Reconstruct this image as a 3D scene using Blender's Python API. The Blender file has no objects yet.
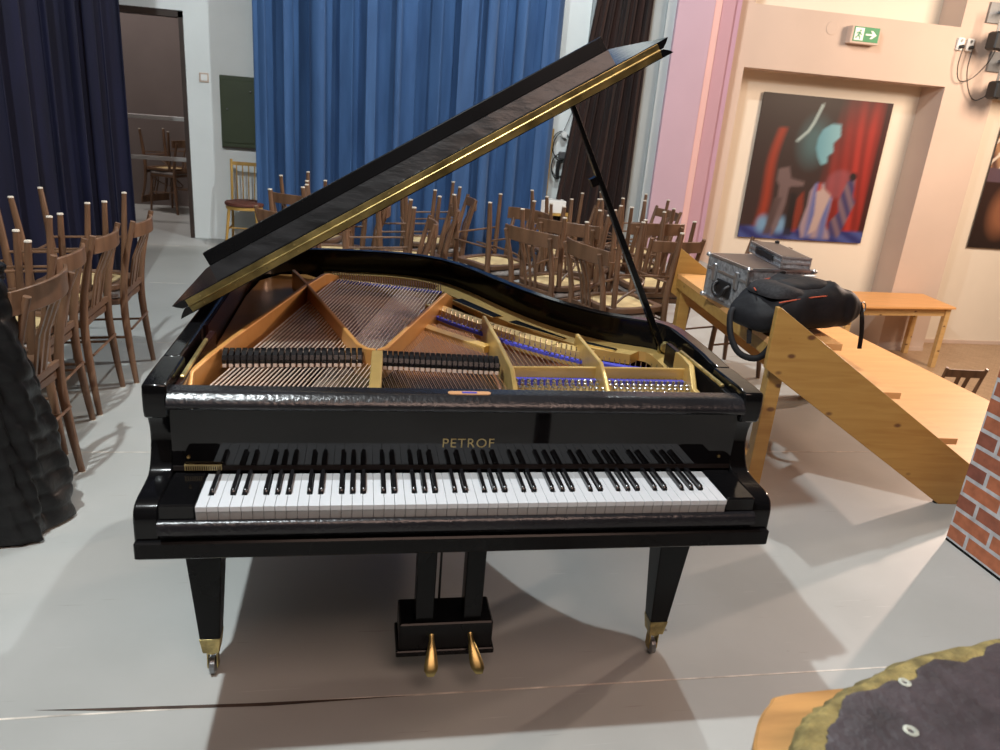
import bpy, bmesh, math, random
from mathutils import Vector, Matrix
random.seed(7)
PI = math.pi
SC = bpy.context.scene
COL = SC.collection

# ------------------------------------------------------------------ materials
def nodemat(name):
    m = bpy.data.materials.new(name); m.use_nodes = True
    return m, m.node_tree, m.node_tree.nodes['Principled BSDF']

def mat(name, col, rough=0.5, metal=0.0, var=0.0, scale=8.0, bump=0.0, bscale=60.0, stretch=None,
        col2=None, coat=0.0, spec=0.5, sheen=0.0, rvar=0.0):
    m, nt, b = nodemat(name)
    b.inputs['Roughness'].default_value = rough
    b.inputs['Metallic'].default_value = metal
    b.inputs['Specular IOR Level'].default_value = spec
    if coat: b.inputs['Coat Weight'].default_value = coat; b.inputs['Coat Roughness'].default_value = 0.06
    if sheen: b.inputs['Sheen Weight'].default_value = sheen; b.inputs['Sheen Roughness'].default_value = 0.4
    tc = nt.nodes.new('ShaderNodeTexCoord')
    mp = nt.nodes.new('ShaderNodeMapping')
    nt.links.new(tc.outputs['Object'], mp.inputs['Vector'])
    if stretch: mp.inputs['Scale'].default_value = stretch
    nz = nt.nodes.new('ShaderNodeTexNoise'); nz.inputs['Scale'].default_value = scale
    nz.inputs['Detail'].default_value = 6
    nt.links.new(mp.outputs['Vector'], nz.inputs['Vector'])
    cr = nt.nodes.new('ShaderNodeValToRGB')
    c2 = col2 if col2 else tuple(max(0, min(1, c*(1-var))) for c in col)
    c1 = col if col2 else tuple(min(1, c*(1+var*0.6)) for c in col)
    cr.color_ramp.elements[0].position = 0.33; cr.color_ramp.elements[0].color = (*c2, 1)
    cr.color_ramp.elements[1].position = 0.67; cr.color_ramp.elements[1].color = (*c1, 1)
    nt.links.new(nz.outputs['Fac'], cr.inputs['Fac'])
    nt.links.new(cr.outputs['Color'], b.inputs['Base Color'])
    if rvar:
        mr = nt.nodes.new('ShaderNodeMapRange')
        mr.inputs['To Min'].default_value = max(0.02, rough-rvar); mr.inputs['To Max'].default_value = rough+rvar
        nt.links.new(nz.outputs['Fac'], mr.inputs['Value']); nt.links.new(mr.outputs['Result'], b.inputs['Roughness'])
    if bump:
        n2 = nt.nodes.new('ShaderNodeTexNoise'); n2.inputs['Scale'].default_value = bscale; n2.inputs['Detail'].default_value = 4
        nt.links.new(mp.outputs['Vector'], n2.inputs['Vector'])
        bp = nt.nodes.new('ShaderNodeBump'); bp.inputs['Strength'].default_value = bump; bp.inputs['Distance'].default_value = 0.01
        nt.links.new(n2.outputs['Fac'], bp.inputs['Height']); nt.links.new(bp.outputs['Normal'], b.inputs['Normal'])
    return m

M = {}
M['black'] = mat('black_lacquer', (0.004,0.004,0.0045), 0.11, var=0.3, scale=3, bump=0.05, bscale=25, spec=0.30)
M['black_worn'] = mat('black_lacquer_worn', (0.012,0.012,0.014), 0.24, var=0.3, scale=5, bump=0.18, bscale=90, spec=0.45)
M['mirror_black'] = mat('black_fallboard', (0.005,0.005,0.006), 0.04, var=0.2, scale=3, spec=0.42)
M['satin_black'] = mat('satin_black', (0.005,0.005,0.0055), 0.26, var=0.3, scale=4, spec=0.16)
M['lid_grain'] = mat('lid_grain', (0.018,0.018,0.019), 0.28, var=0.5, scale=7, bump=0.35, bscale=9, stretch=(1,1,3), spec=0.4)
M['mahog'] = mat('dark_mahogany', (0.020,0.008,0.007), 0.2, var=0.4, scale=6, bump=0.05, spec=.3)
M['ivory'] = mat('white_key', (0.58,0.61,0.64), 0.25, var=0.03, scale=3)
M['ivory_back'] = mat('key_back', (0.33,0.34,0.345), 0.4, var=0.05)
M['ebony'] = mat('black_key', (0.008,0.008,0.009), 0.2, var=0.2)
M['brass'] = mat('brass', (0.50,0.39,0.16), 0.34, metal=1.0, var=0.45, scale=14, rvar=0.1)
M['brass_old'] = mat('old_brass', (0.50,0.40,0.17), 0.35, metal=0.8, var=0.5, scale=30, rvar=0.1)
M['plate'] = mat('bronze_plate', (0.62,0.43,0.15), 0.34, metal=0.55, var=0.18, scale=6, bump=0.06)
M['strut'] = mat('bronze_strut', (0.60,0.30,0.09), 0.36, metal=0.3, var=0.15, scale=5, bump=0.05)
M['sound'] = mat('soundboard', (0.21,0.085,0.04), 0.32, var=0.25, scale=5, stretch=(6,1,1))
M['copper'] = mat('wound_string', (0.80,0.66,0.56), 0.35, metal=0.45, var=0.2, scale=40)
M['steel'] = mat('steel', (0.62,0.62,0.63), 0.25, metal=1.0, var=0.1)
M['felt_blue'] = mat('blue_felt', (0.045,0.05,0.40), 0.9, var=0.2, scale=30)
M['felt_red'] = mat('dark_red_felt', (0.006,0.003,0.003), 0.95, var=0.2, scale=30)
M['felt_cream'] = mat('cream_felt', (0.62,0.50,0.42), 0.95, var=0.15, scale=30)
M['chair_wood'] = mat('chair_brown_wood', (0.155,0.083,0.046), 0.38, var=0.35, scale=6, stretch=(3,3,0.6))
M['chair_wood2'] = mat('chair_ring_wood', (0.13,0.07,0.04), 0.42, var=0.3, scale=6)
M['cut_end'] = mat('leg_tip_pads', (0.62,0.56,0.47), 0.7, var=0.15)
M['plywood'] = mat('seat_underside_plywood', (0.62,0.47,0.24), 0.5, var=0.15, scale=4, stretch=(1,5,1))
M['seatpad'] = mat('grey_seat_pad', (0.21,0.185,0.17), 0.85, var=0.3, scale=60)
M['yellow_wood'] = mat('yellow_wood', (0.48,0.29,0.075), 0.4, var=0.2, scale=5, stretch=(3,3,0.6))
M['red_seat'] = mat('red_brown_seat', (0.12,0.035,0.022), 0.7, var=0.2, scale=30)
M['laminate'] = mat('orange_laminate', (0.72,0.37,0.135), 0.42, var=0.09, scale=3.0, stretch=(0.7,7,1))
M['steel_grey'] = mat('grey_metal', (0.30,0.31,0.32), 0.35, metal=0.8, var=0.1)
M['alu'] = mat('aluminium', (0.60,0.61,0.62), 0.3, metal=0.9, var=0.1)
M['case_side'] = mat('case_panel_silver', (0.40,0.41,0.43), 0.4, metal=0.55, var=0.45, scale=55)
M['case_dark'] = mat('case_panel_dark', (0.11,0.075,0.06), 0.4, var=0.15)
M['blackplastic'] = mat('black_plastic', (0.010,0.010,0.011), 0.45, var=0.2)
M['packcloth'] = mat('backpack_cloth', (0.011,0.011,0.013), 0.62, var=0.35, scale=12, bump=0.4, bscale=14, spec=.2)
M['packmesh'] = mat('backpack_panel', (0.022,0.021,0.023), 0.7, var=0.4, scale=90, bump=0.2, bscale=60, spec=.2)
M['orange_trim'] = mat('orange_trim', (0.5,0.09,0.04), 0.6)
M['white'] = mat('white_plastic', (0.80,0.80,0.78), 0.5, var=0.03)
M['green_door'] = mat('green_painted_metal', (0.038,0.055,0.022), 0.5, var=0.15, scale=3)
M['coat'] = mat('black_quilted_nylon', (0.0065,0.0065,0.007), 0.42, var=0.4, scale=9, bump=0.7, bscale=13, spec=.3)
M['brown_frame'] = mat('dark_brown_frame', (0.035,0.02,0.014), 0.5, var=0.2)
M['grey_rail'] = mat('grey_rail', (0.40,0.39,0.38), 0.5, var=0.1)
M['cable'] = mat('black_cable', (0.01,0.01,0.01), 0.5)
M['wall_white'] = mat('white_plaster', (0.74,0.78,0.775), 0.85, var=0.05, scale=1.6, bump=0.10, bscale=14)
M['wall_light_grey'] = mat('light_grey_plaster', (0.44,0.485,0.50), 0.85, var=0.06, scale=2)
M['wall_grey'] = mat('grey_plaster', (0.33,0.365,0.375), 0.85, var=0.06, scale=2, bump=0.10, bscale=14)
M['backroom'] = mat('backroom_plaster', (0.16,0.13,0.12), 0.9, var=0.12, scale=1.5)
M['pink'] = mat('pink_tone', (0.52,0.36,0.435), 0.8, var=0.03, scale=2)  # pink tones of the wall steps set as plain base colours
M['salmon'] = mat('salmon_tone', (0.74,0.45,0.42), 0.8, var=0.03, scale=2)
M['rose'] = mat('rose_tone', (0.50,0.29,0.34), 0.8, var=0.03, scale=2)
M['mauve'] = mat('mauve_tone', (0.48,0.29,0.38), 0.8, var=0.03, scale=2)
M['beige'] = mat('beige_plaster', (0.60,0.47,0.39), 0.85, var=0.05, scale=1.2)
M['cream'] = mat('cream_plaster', (0.76,0.68,0.57), 0.85, var=0.03, scale=1.5)
M['dark_wall'] = mat('dark_plain_wall', (0.05,0.045,0.042), 0.9, var=0.1)
M['ceil'] = mat('ceiling_paint', (0.13,0.11,0.10), 0.9, var=0.05)
M['stage_side'] = mat('stage_riser', (0.18,0.14,0.12), 0.8, var=0.1)
M['foam'] = mat('yellow_foam_edge', (0.22,0.17,0.06), 0.95, var=0.5, scale=40, bump=0.9, bscale=70)
M['vinyl'] = mat('worn_purple_grey_vinyl', (0.040,0.031,0.036), 0.5, var=0.45, scale=16, bump=0.3, bscale=50)
M['eyelet'] = mat('pale_eyelet', (0.40,0.42,0.36), 0.6, var=0.3, scale=60)
M['stoolwood'] = mat('stool_birch', (0.42,0.22,0.075), 0.35, var=0.3, scale=5, stretch=(1,6,1))
M['exit_green'] = mat('sign_green', (0.01,0.23,0.075), 0.5)
M['exit_white'] = mat('sign_white', (0.80,0.85,0.78), 0.5)
M['gold'] = mat('gold_letter', (0.42,0.34,0.16), 0.4, metal=0.6)
M['tan_wood'] = mat('inlay_wood', (0.52,0.28,0.13), 0.4, var=0.1)

def pine(name, base, dark):
    m, nt, b = nodemat(name)
    b.inputs['Roughness'].default_value = 0.42
    tc = nt.nodes.new('ShaderNodeTexCoord'); mp = nt.nodes.new('ShaderNodeMapping')
    mp.inputs['Scale'].default_value = (1.2, 9, 14)
    nt.links.new(tc.outputs['Object'], mp.inputs['Vector'])
    wv = nt.nodes.new('ShaderNodeTexNoise'); wv.inputs['Scale'].default_value = 2.6; wv.inputs['Detail'].default_value = 5
    wv.inputs['Distortion'].default_value = 0.8
    nt.links.new(mp.outputs['Vector'], wv.inputs['Vector'])
    cr = nt.nodes.new('ShaderNodeValToRGB')
    cr.color_ramp.elements[0].position = 0.3; cr.color_ramp.elements[0].color = (*dark, 1)
    cr.color_ramp.elements[1].position = 0.65; cr.color_ramp.elements[1].color = (*base, 1)
    nt.links.new(wv.outputs['Fac'], cr.inputs['Fac'])
    # knots
    mp2 = nt.nodes.new('ShaderNodeMapping'); mp2.inputs['Scale'].default_value = (7, 7, 12)
    nt.links.new(tc.outputs['Object'], mp2.inputs['Vector'])
    vo = nt.nodes.new('ShaderNodeTexVoronoi'); vo.inputs['Scale'].default_value = 1.0
    nt.links.new(mp2.outputs['Vector'], vo.inputs['Vector'])
    kr = nt.nodes.new('ShaderNodeValToRGB')
    kr.color_ramp.elements[0].position = 0.09; kr.color_ramp.elements[0].color = (1,1,1,1)
    kr.color_ramp.elements[1].position = 0.17; kr.color_ramp.elements[1].color = (0,0,0,1)
    nt.links.new(vo.outputs['Distance'], kr.inputs['Fac'])
    mx = nt.nodes.new('ShaderNodeMix'); mx.data_type = 'RGBA'
    nt.links.new(kr.outputs['Color'], mx.inputs['Factor'])
    nt.links.new(cr.outputs['Color'], mx.inputs[6]); mx.inputs[7].default_value = (0.13,0.055,0.02,1)
    nt.links.new(mx.outputs[2], b.inputs['Base Color'])
    return m
M['pine'] = pine('yellow_pine_board', (0.42,0.245,0.065), (0.35,0.185,0.045))
M['pine_pale'] = pine('pale_pine', (0.62,0.40,0.17), (0.54,0.33,0.12))

def floor_mat():
    m, nt, b = nodemat('stage_floor_grey_paint')
    L = nt.links.new
    tc = nt.nodes.new('ShaderNodeTexCoord')
    n1 = nt.nodes.new('ShaderNodeTexNoise'); n1.inputs['Scale'].default_value = 1.3; n1.inputs['Detail'].default_value = 8
    L(tc.outputs['Object'], n1.inputs['Vector'])
    cr = nt.nodes.new('ShaderNodeValToRGB')
    cr.color_ramp.elements[0].position = 0.3; cr.color_ramp.elements[0].color = (0.335,0.345,0.33,1)
    cr.color_ramp.elements[1].position = 0.7; cr.color_ramp.elements[1].color = (0.42,0.43,0.415,1)
    L(n1.outputs['Fac'], cr.inputs['Fac'])
    # fine scratches: stretched noise in two directions
    prev = cr.outputs['Color']
    for k, (rot, sc_, pos, col) in enumerate([(0.5,(2,60,1),0.70,(0.52,0.53,0.51,1)), (-1.1,(2.5,70,1),0.71,(0.24,0.22,0.2,1)), (1.9,(3,45,1),0.72,(0.5,0.5,0.48,1))]):
        mp = nt.nodes.new('ShaderNodeMapping'); mp.inputs['Rotation'].default_value = (0,0,rot); mp.inputs['Scale'].default_value = sc_
        mp.inputs['Location'].default_value = (k*3.3, k*1.7, 0)
        L(tc.outputs['Object'], mp.inputs['Vector'])
        nz = nt.nodes.new('ShaderNodeTexNoise'); nz.inputs['Scale'].default_value = 1.5; nz.inputs['Detail'].default_value = 3
        L(mp.outputs['Vector'], nz.inputs['Vector'])
        r = nt.nodes.new('ShaderNodeValToRGB')
        r.color_ramp.elements[0].position = pos; r.color_ramp.elements[0].color = (0,0,0,1)
        r.color_ramp.elements[1].position = pos+0.05; r.color_ramp.elements[1].color = (0.55,0.55,0.55,1)
        L(nz.outputs['Fac'], r.inputs['Fac'])
        mx = nt.nodes.new('ShaderNodeMix'); mx.data_type = 'RGBA'
        L(r.outputs['Color'], mx.inputs['Factor']); L(prev, mx.inputs[6]); mx.inputs[7].default_value = col
        prev = mx.outputs[2]
    # dark flecks
    vo = nt.nodes.new('ShaderNodeTexVoronoi'); vo.inputs['Scale'].default_value = 2.6
    L(tc.outputs['Object'], vo.inputs['Vector'])
    r = nt.nodes.new('ShaderNodeValToRGB')
    r.color_ramp.elements[0].position = 0.018; r.color_ramp.elements[0].color = (1,1,1,1)
    r.color_ramp.elements[1].position = 0.03; r.color_ramp.elements[1].color = (0,0,0,1)
    L(vo.outputs['Distance'], r.inputs['Fac'])
    mx = nt.nodes.new('ShaderNodeMix'); mx.data_type = 'RGBA'
    L(r.outputs['Color'], mx.inputs['Factor']); L(prev, mx.inputs[6]); mx.inputs[7].default_value = (0.10,0.07,0.05,1)
    L(mx.outputs[2], b.inputs['Base Color'])
    mr = nt.nodes.new('ShaderNodeMapRange'); mr.inputs['To Min'].default_value = 0.34; mr.inputs['To Max'].default_value = 0.52
    L(n1.outputs['Fac'], mr.inputs['Value']); L(mr.outputs['Result'], b.inputs['Roughness'])
    n3 = nt.nodes.new('ShaderNodeTexNoise'); n3.inputs['Scale'].default_value = 9; L(tc.outputs['Object'], n3.inputs['Vector'])
    bp = nt.nodes.new('ShaderNodeBump'); bp.inputs['Strength'].default_value = 0.12; bp.inputs['Distance'].default_value = 0.01
    L(n3.outputs['Fac'], bp.inputs['Height']); L(bp.outputs['Normal'], b.inputs['Normal'])
    return m
M['floor'] = floor_mat()

def brick_mat(name, c1, c2, mortar, scale, msize, bw=0.5, rh=0.25, rot=(0,0,0), rough=0.8, bumpy=0.4, offset=0.5, noise=0.3):
    m, nt, b = nodemat(name); L = nt.links.new
    b.inputs['Roughness'].default_value = rough
    tc = nt.nodes.new('ShaderNodeTexCoord'); mp = nt.nodes.new('ShaderNodeMapping'); mp.inputs['Rotation'].default_value = rot
    L(tc.outputs['Object'], mp.inputs['Vector'])
    br = nt.nodes.new('ShaderNodeTexBrick'); br.inputs['Scale'].default_value = scale
    br.inputs['Color1'].default_value = (*c1,1); br.inputs['Color2'].default_value = (*c2,1); br.inputs['Mortar'].default_value = (*mortar,1)
    br.inputs['Mortar Size'].default_value = msize; br.inputs['Brick Width'].default_value = bw; br.inputs['Row Height'].default_value = rh
    br.offset = offset
    L(mp.outputs['Vector'], br.inputs['Vector'])
    nz = nt.nodes.new('ShaderNodeTexNoise'); nz.inputs['Scale'].default_value = 25; L(tc.outputs['Object'], nz.inputs['Vector'])
    mx = nt.nodes.new('ShaderNodeMix'); mx.data_type = 'RGBA'; mx.blend_type = 'MULTIPLY'; mx.inputs['Factor'].default_value = noise
    L(br.outputs['Color'], mx.inputs[6]); L(nz.outputs['Fac'], mx.inputs[7])
    L(mx.outputs[2], b.inputs['Base Color'])
    return m
M['parquet'] = brick_mat('tan_parquet', (0.50,0.34,0.21), (0.40,0.26,0.15), (0.28,0.18,0.10), 5, 0.008, 0.5, 0.11, rot=(0,0,0.8), rough=0.4, noise=0.25)

# ------------------------------------------------------------------ mesh builder
class MB:
    def __init__(s): s.v = []; s.f = []; s.m = []; s.mi = 0; s.T = Matrix.Identity(4)
    def add(s, vs, fs):
        o = len(s.v); s.v += [tuple(s.T @ Vector(v)) for v in vs]; s.f += [tuple(o+i for i in f) for f in fs]; s.m += [s.mi]*len(fs)
        return s
    def box(s, a, b):
        (x0,y0,z0),(x1,y1,z1) = a, b
        return s.add([(x0,y0,z0),(x1,y0,z0),(x1,y1,z0),(x0,y1,z0),(x0,y0,z1),(x1,y0,z1),(x1,y1,z1),(x0,y1,z1)],
              [(0,3,2,1),(4,5,6,7),(0,1,5,4),(1,2,6,5),(2,3,7,6),(3,0,4,7)])
    def rbox(s, a, b, r=0.004):
        # box with chamfered edges
        (x0,y0,z0),(x1,y1,z1) = a, b
        r = min(r, (x1-x0)*.45, (y1-y0)*.45, (z1-z0)*.45)
        def ring(z, i):
            return [(x0+r+i*0-(0 if i else 0),0,0)]
        P = []
        for z, ins in ((z0, r), (z0+r, 0), (z1-r, 0), (z1, r)):
            q = r*0.7 if ins == 0 else r*0.7
            xa,xb,ya,yb = x0+ins, x1-ins, y0+ins, y1-ins
            P.append([(xa+q,ya,z),(xb-q,ya,z),(xb,ya+q,z),(xb,yb-q,z),(xb-q,yb,z),(xa+q,yb,z),(xa,yb-q,z),(xa,ya+q,z)])
        return s.loft(P)
    def loft(s, rings, cap=True, closed=True):
        n = len(rings[0]); vs = [p for r in rings for p in r]; fs = []
        for i in range(len(rings)-1):
            for j in range(n if closed else n-1):
                k = (j+1) % n
                fs.append((i*n+j, i*n+k, (i+1)*n+k, (i+1)*n+j))
        if cap and closed:
            fs.append(tuple(reversed(range(n)))); fs.append(tuple((len(rings)-1)*n+i for i in range(n)))
        return s.add(vs, fs)
    def tube(s, pts, r, seg=8, cap=True, sy=1.0):
        pts = [Vector(p) for p in pts]; n = len(pts)
        rs = r if isinstance(r, (list, tuple)) else [r]*n
        rings = []; up = None
        for i, p in enumerate(pts):
            t = (pts[min(i+1,n-1)] - pts[max(i-1,0)]).normalized()
            if up is None:
                up = Vector((0,0,1)) if abs(t.z) < 0.9 else Vector((0,1,0))
            a = up.cross(t).normalized(); b = t.cross(a).normalized(); up = b
            rings.append([tuple(p + (a*math.cos(2*PI*k/seg) + b*math.sin(2*PI*k/seg)*sy)*rs[i]) for k in range(seg)])
        return s.loft(rings, cap)
    def beam(s, p, q, w, h, up=(0,0,1), w2=None, h2=None):
        p, q = Vector(p), Vector(q); t = (q-p).normalized(); a = Vector(up).cross(t)
        if a.length < 1e-5: a = Vector((0,1,0)).cross(t)
        a.normalize(); b = t.cross(a).normalized(); w2 = w2 or w; h2 = h2 or h
        R = [[tuple(c + a*x*ww/2 + b*y*hh/2) for x, y in ((-1,-1),(1,-1),(1,1),(-1,1))] for c, ww, hh in ((p,w,h),(q,w2,h2))]
        return s.loft(R)
    def prism(s, poly, axis, a, b):
        def P(u, v, w): return {'x': (w,u,v), 'y': (u,w,v), 'z': (u,v,w)}[axis]
        return s.loft([[P(u,v,a) for u, v in poly], [P(u,v,b) for u, v in poly]])
    def lathe(s, prof, c=(0,0,0), seg=16, axis='z'):
        rings = []
        for r, h in prof:
            R = []
            for k in range(seg):
                x, y = r*math.cos(2*PI*k/seg), r*math.sin(2*PI*k/seg)
                R.append({'z': (c[0]+x,c[1]+y,c[2]+h), 'y': (c[0]+x,c[1]+h,c[2]+y), 'x': (c[0]+h,c[1]+x,c[2]+y)}[axis])
            rings.append(R)
        return s.loft(rings)
    def grid(s, fn, nu, nv, closed_u=False):
        vs = [fn(i/(nu-1 if not closed_u else nu), j/(nv-1)) for j in range(nv) for i in range(nu)]; fs = []
        for j in range(nv-1):
            for i in range(nu if closed_u else nu-1):
                k = (i+1) % nu
                fs.append((j*nu+i, j*nu+k, (j+1)*nu+k, (j+1)*nu+i))
        return s.add(vs, fs)
    def build(s, name, mats, parent=None, smooth=None, bevel=0, solid=0, kind=None, label=None, cat=None, group=None):
        me = bpy.data.meshes.new(name); me.from_pydata(s.v, [], s.f)
        if not isinstance(mats, (list, tuple)): mats = [mats]
        for mm in mats: me.materials.append(mm)
        for p, i in zip(me.polygons, s.m): p.material_index = i
        bm = bmesh.new(); bm.from_mesh(me)
        if solid == 0: bmesh.ops.recalc_face_normals(bm, faces=bm.faces)
        if smooth is not None:
            for e in bm.edges:
                if len(e.link_faces) == 2 and e.calc_face_angle(0) > math.radians(smooth): e.smooth = False
            for f in bm.faces: f.smooth = True
        bm.to_mesh(me); bm.free()
        o = bpy.data.objects.new(name, me); COL.objects.link(o)
        if parent: o.parent = parent
        if bevel:
            b = o.modifiers.new('bevel', 'BEVEL'); b.width = bevel; b.segments = 2; b.limit_method = 'ANGLE'; b.angle_limit = math.radians(40)
        if solid:
            b = o.modifiers.new('solid', 'SOLIDIFY'); b.thickness = solid; b.offset = 0
        if kind: o['kind'] = kind
        if label: o['label'] = label
        if cat: o['category'] = cat
        if group: o['group'] = group
        return o

def thing(name, label, cat, loc=(0,0,0), rz=0, group=None, rot=None):
    o = bpy.data.objects.new(name, None); COL.objects.link(o); o.empty_display_size = 0.05
    o.location = loc; o.rotation_euler = rot if rot else (0,0,rz)
    o['label'] = label; o['category'] = cat
    if group: o['group'] = group
    return o
def copy_tree(root, loc, rot, label, group=None):
    r = root.copy(); COL.objects.link(r); r.location = loc; r.rotation_euler = rot; r['label'] = label
    if group: r['group'] = group
    for ch in list(root.children):
        c = ch.copy(); COL.objects.link(c); c.parent = r
        for g in ch.children:
            d = g.copy(); COL.objects.link(d); d.parent = c
    return r
def catmull(P, n=6, closed=False):
    out = []; N = len(P)
    rng = range(N) if closed else range(N-1)
    for i in rng:
        p0 = P[(i-1) % N] if closed or i > 0 else P[0]
        p1 = P[i]; p2 = P[(i+1) % N]
        p3 = P[(i+2) % N] if closed or i+2 < N else P[-1]
        for k in range(n):
            t = k/n
            out.append(tuple(0.5*((2*b)+(-a+c)*t+(2*a-5*b+4*c-d)*t*t+(-a+3*b-3*c+d)*t**3) for a,b,c,d in zip(p0,p1,p2,p3)))
    if not closed: out.append(tuple(P[-1]))
    return out
def inset(poly, d):
    n = len(poly); out = []
    area = sum(poly[i][0]*poly[(i+1)%n][1]-poly[(i+1)%n][0]*poly[i][1] for i in range(n))
    sg = 1 if area > 0 else -1
    for i in range(n):
        a = Vector(poly[i-1]); b = Vector(poly[i]); c = Vector(poly[(i+1)%n])
        e1 = (b-a).normalized(); e2 = (c-b).normalized()
        n1 = Vector((-e1.y, e1.x))*sg; n2 = Vector((-e2.y, e2.x))*sg
        m = n1+n2
        if m.length < 1e-6: m = n1
        m.normalize(); k = d/max(0.45, m.dot(n1))
        out.append((b.x+m.x*k, b.y+m.y*k))
    return out

# ------------------------------------------------------------------ camera
cam = bpy.data.cameras.new('camera'); co = bpy.data.objects.new('camera', cam); COL.objects.link(co)
cr_ = Vector((0.98313565,-0.16469533,0.07949684)); cu_ = Vector((-0.01808162,0.34502849,0.93841803)); cf_ = Vector((0.18198175,0.92402965,-0.33623185))
mw = Matrix(((cr_.x,cu_.x,-cf_.x,-0.27015),(cr_.y,cu_.y,-cf_.y,-1.49961),(cr_.z,cu_.z,-cf_.z,1.59277),(0,0,0,1)))
co.matrix_world = mw
cam.sensor_width = 36; cam.sensor_fit = 'HORIZONTAL'; cam.lens = 754.983/1000*36
cam.clip_start = 0.05; cam.clip_end = 60
cam.dof.use_dof = True; cam.dof.focus_distance = 2.6; cam.dof.aperture_fstop = 6.3
SC.camera = co

# ------------------------------------------------------------------ room
HZ = -1.12; CEIL = 5.4
def st(name, mb, m, **k): return mb.build(name, m, kind='structure', **k)
st('floor', MB().box((-4.2,-5,-0.12),(3.8,9.3,0)), M['floor'])
st('floor_hall', MB().box((3.8,-5,HZ-0.1),(14,8,HZ)), M['parquet'])
st('trim_stage_front', MB().box((3.77,-5,HZ),(3.8,7.0,-0.12)), M['stage_side'])
st('floor_stage_extension', MB().box((2.80,1.35,0),(3.82,5.2,0.012)), M['laminate'])
sm_ = mat('pale_joint', (0.62,0.58,0.52), 0.7, var=0.5, scale=9)
dm_ = mat('dark_joint', (0.06,0.04,0.03), 0.8, var=0.5, scale=9)
for i, y in enumerate((0.205, 1.775, 3.36, 4.94, 6.5)):
    mb = MB()
    mb.box((-4.2,y,0.0),(3.7,y+0.006,0.0008))
    if i == 0:
        mb.mi = 1; mb.add([(-1.1,0.232,.0012),(-0.55,0.212,.0012),(-0.1,0.205,.0012),(-0.5,0.198,.0012),(-0.9,0.214,.0012)], [(0,1,2,3,4)])
    st('trim_%d' % (i+1), mb, [sm_, dm_])
st('ceiling', MB().box((-4.2,-5,CEIL),(14,9.3,CEIL+0.1)), M['ceil'])
st('wall_left', MB().box((-4.3,-5,0),(-4.2,9.3,CEIL)), M['dark_wall'])
st('wall_front', MB().box((-4.2,-5.1,HZ),(14,-5,CEIL)), M['dark_wall'])  # unseen wall kept dark so the black lacquer reflects less
# back wall with doorway x -2.62..-2.03
mb = MB(); mb.box((-2.03,7.0,0),(3.0,7.12,CEIL)); mb.box((-4.2,7.0,0),(-2.95,7.12,CEIL)); mb.box((-2.95,7.0,2.2),(-2.03,7.12,CEIL))
st('wall_back', mb, M['wall_white'])
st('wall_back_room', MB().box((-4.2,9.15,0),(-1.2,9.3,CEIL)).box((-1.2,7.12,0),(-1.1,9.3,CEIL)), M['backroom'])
mb = MB(); mb.box((-2.07,6.975,0),(-2.03,7.14,2.2)); mb.box((-2.95,6.975,2.14),(-2.03,7.14,2.2)); mb.box((-2.95,6.975,0),(-2.91,7.14,2.2))
st('door_1', mb, M['brown_frame'])
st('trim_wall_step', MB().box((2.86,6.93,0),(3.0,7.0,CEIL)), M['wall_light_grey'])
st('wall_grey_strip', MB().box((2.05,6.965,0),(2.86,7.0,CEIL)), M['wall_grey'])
# side wall steps in pink tones
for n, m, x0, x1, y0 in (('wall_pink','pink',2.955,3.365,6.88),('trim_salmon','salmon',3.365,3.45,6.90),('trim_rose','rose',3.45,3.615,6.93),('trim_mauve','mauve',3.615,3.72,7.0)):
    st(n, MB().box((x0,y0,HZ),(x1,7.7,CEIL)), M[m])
# hall wall: pillars, beam, niches
mb = MB(); mb.box((3.72,7.25,HZ),(3.99,7.66,CEIL)); mb.box((6.62,7.25,HZ),(7.31,7.66,CEIL)); mb.box((10.2,7.25,HZ),(10.9,7.66,CEIL))
mb.box((3.99,7.25,2.22),(6.62,7.66,2.88)); mb.box((7.31,7.25,2.22),(10.2,7.66,2.88))
st('wall_right', mb, M['beige'])
st('wall_right_niche', MB().box((3.72,7.66,HZ),(14,7.8,CEIL)), M['cream'])
st('wall_right_end', MB().box((14,-5,HZ),(14.1,7.8,CEIL)), M['beige'])
st('baseboard_right', MB().box((3.99,7.64,HZ),(6.62,7.66,HZ+0.05)).box((6.62,7.235,HZ),(7.31,7.25,HZ+0.05)).box((7.31,7.64,HZ),(10.2,7.66,HZ+0.05)), M['beige'])

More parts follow.
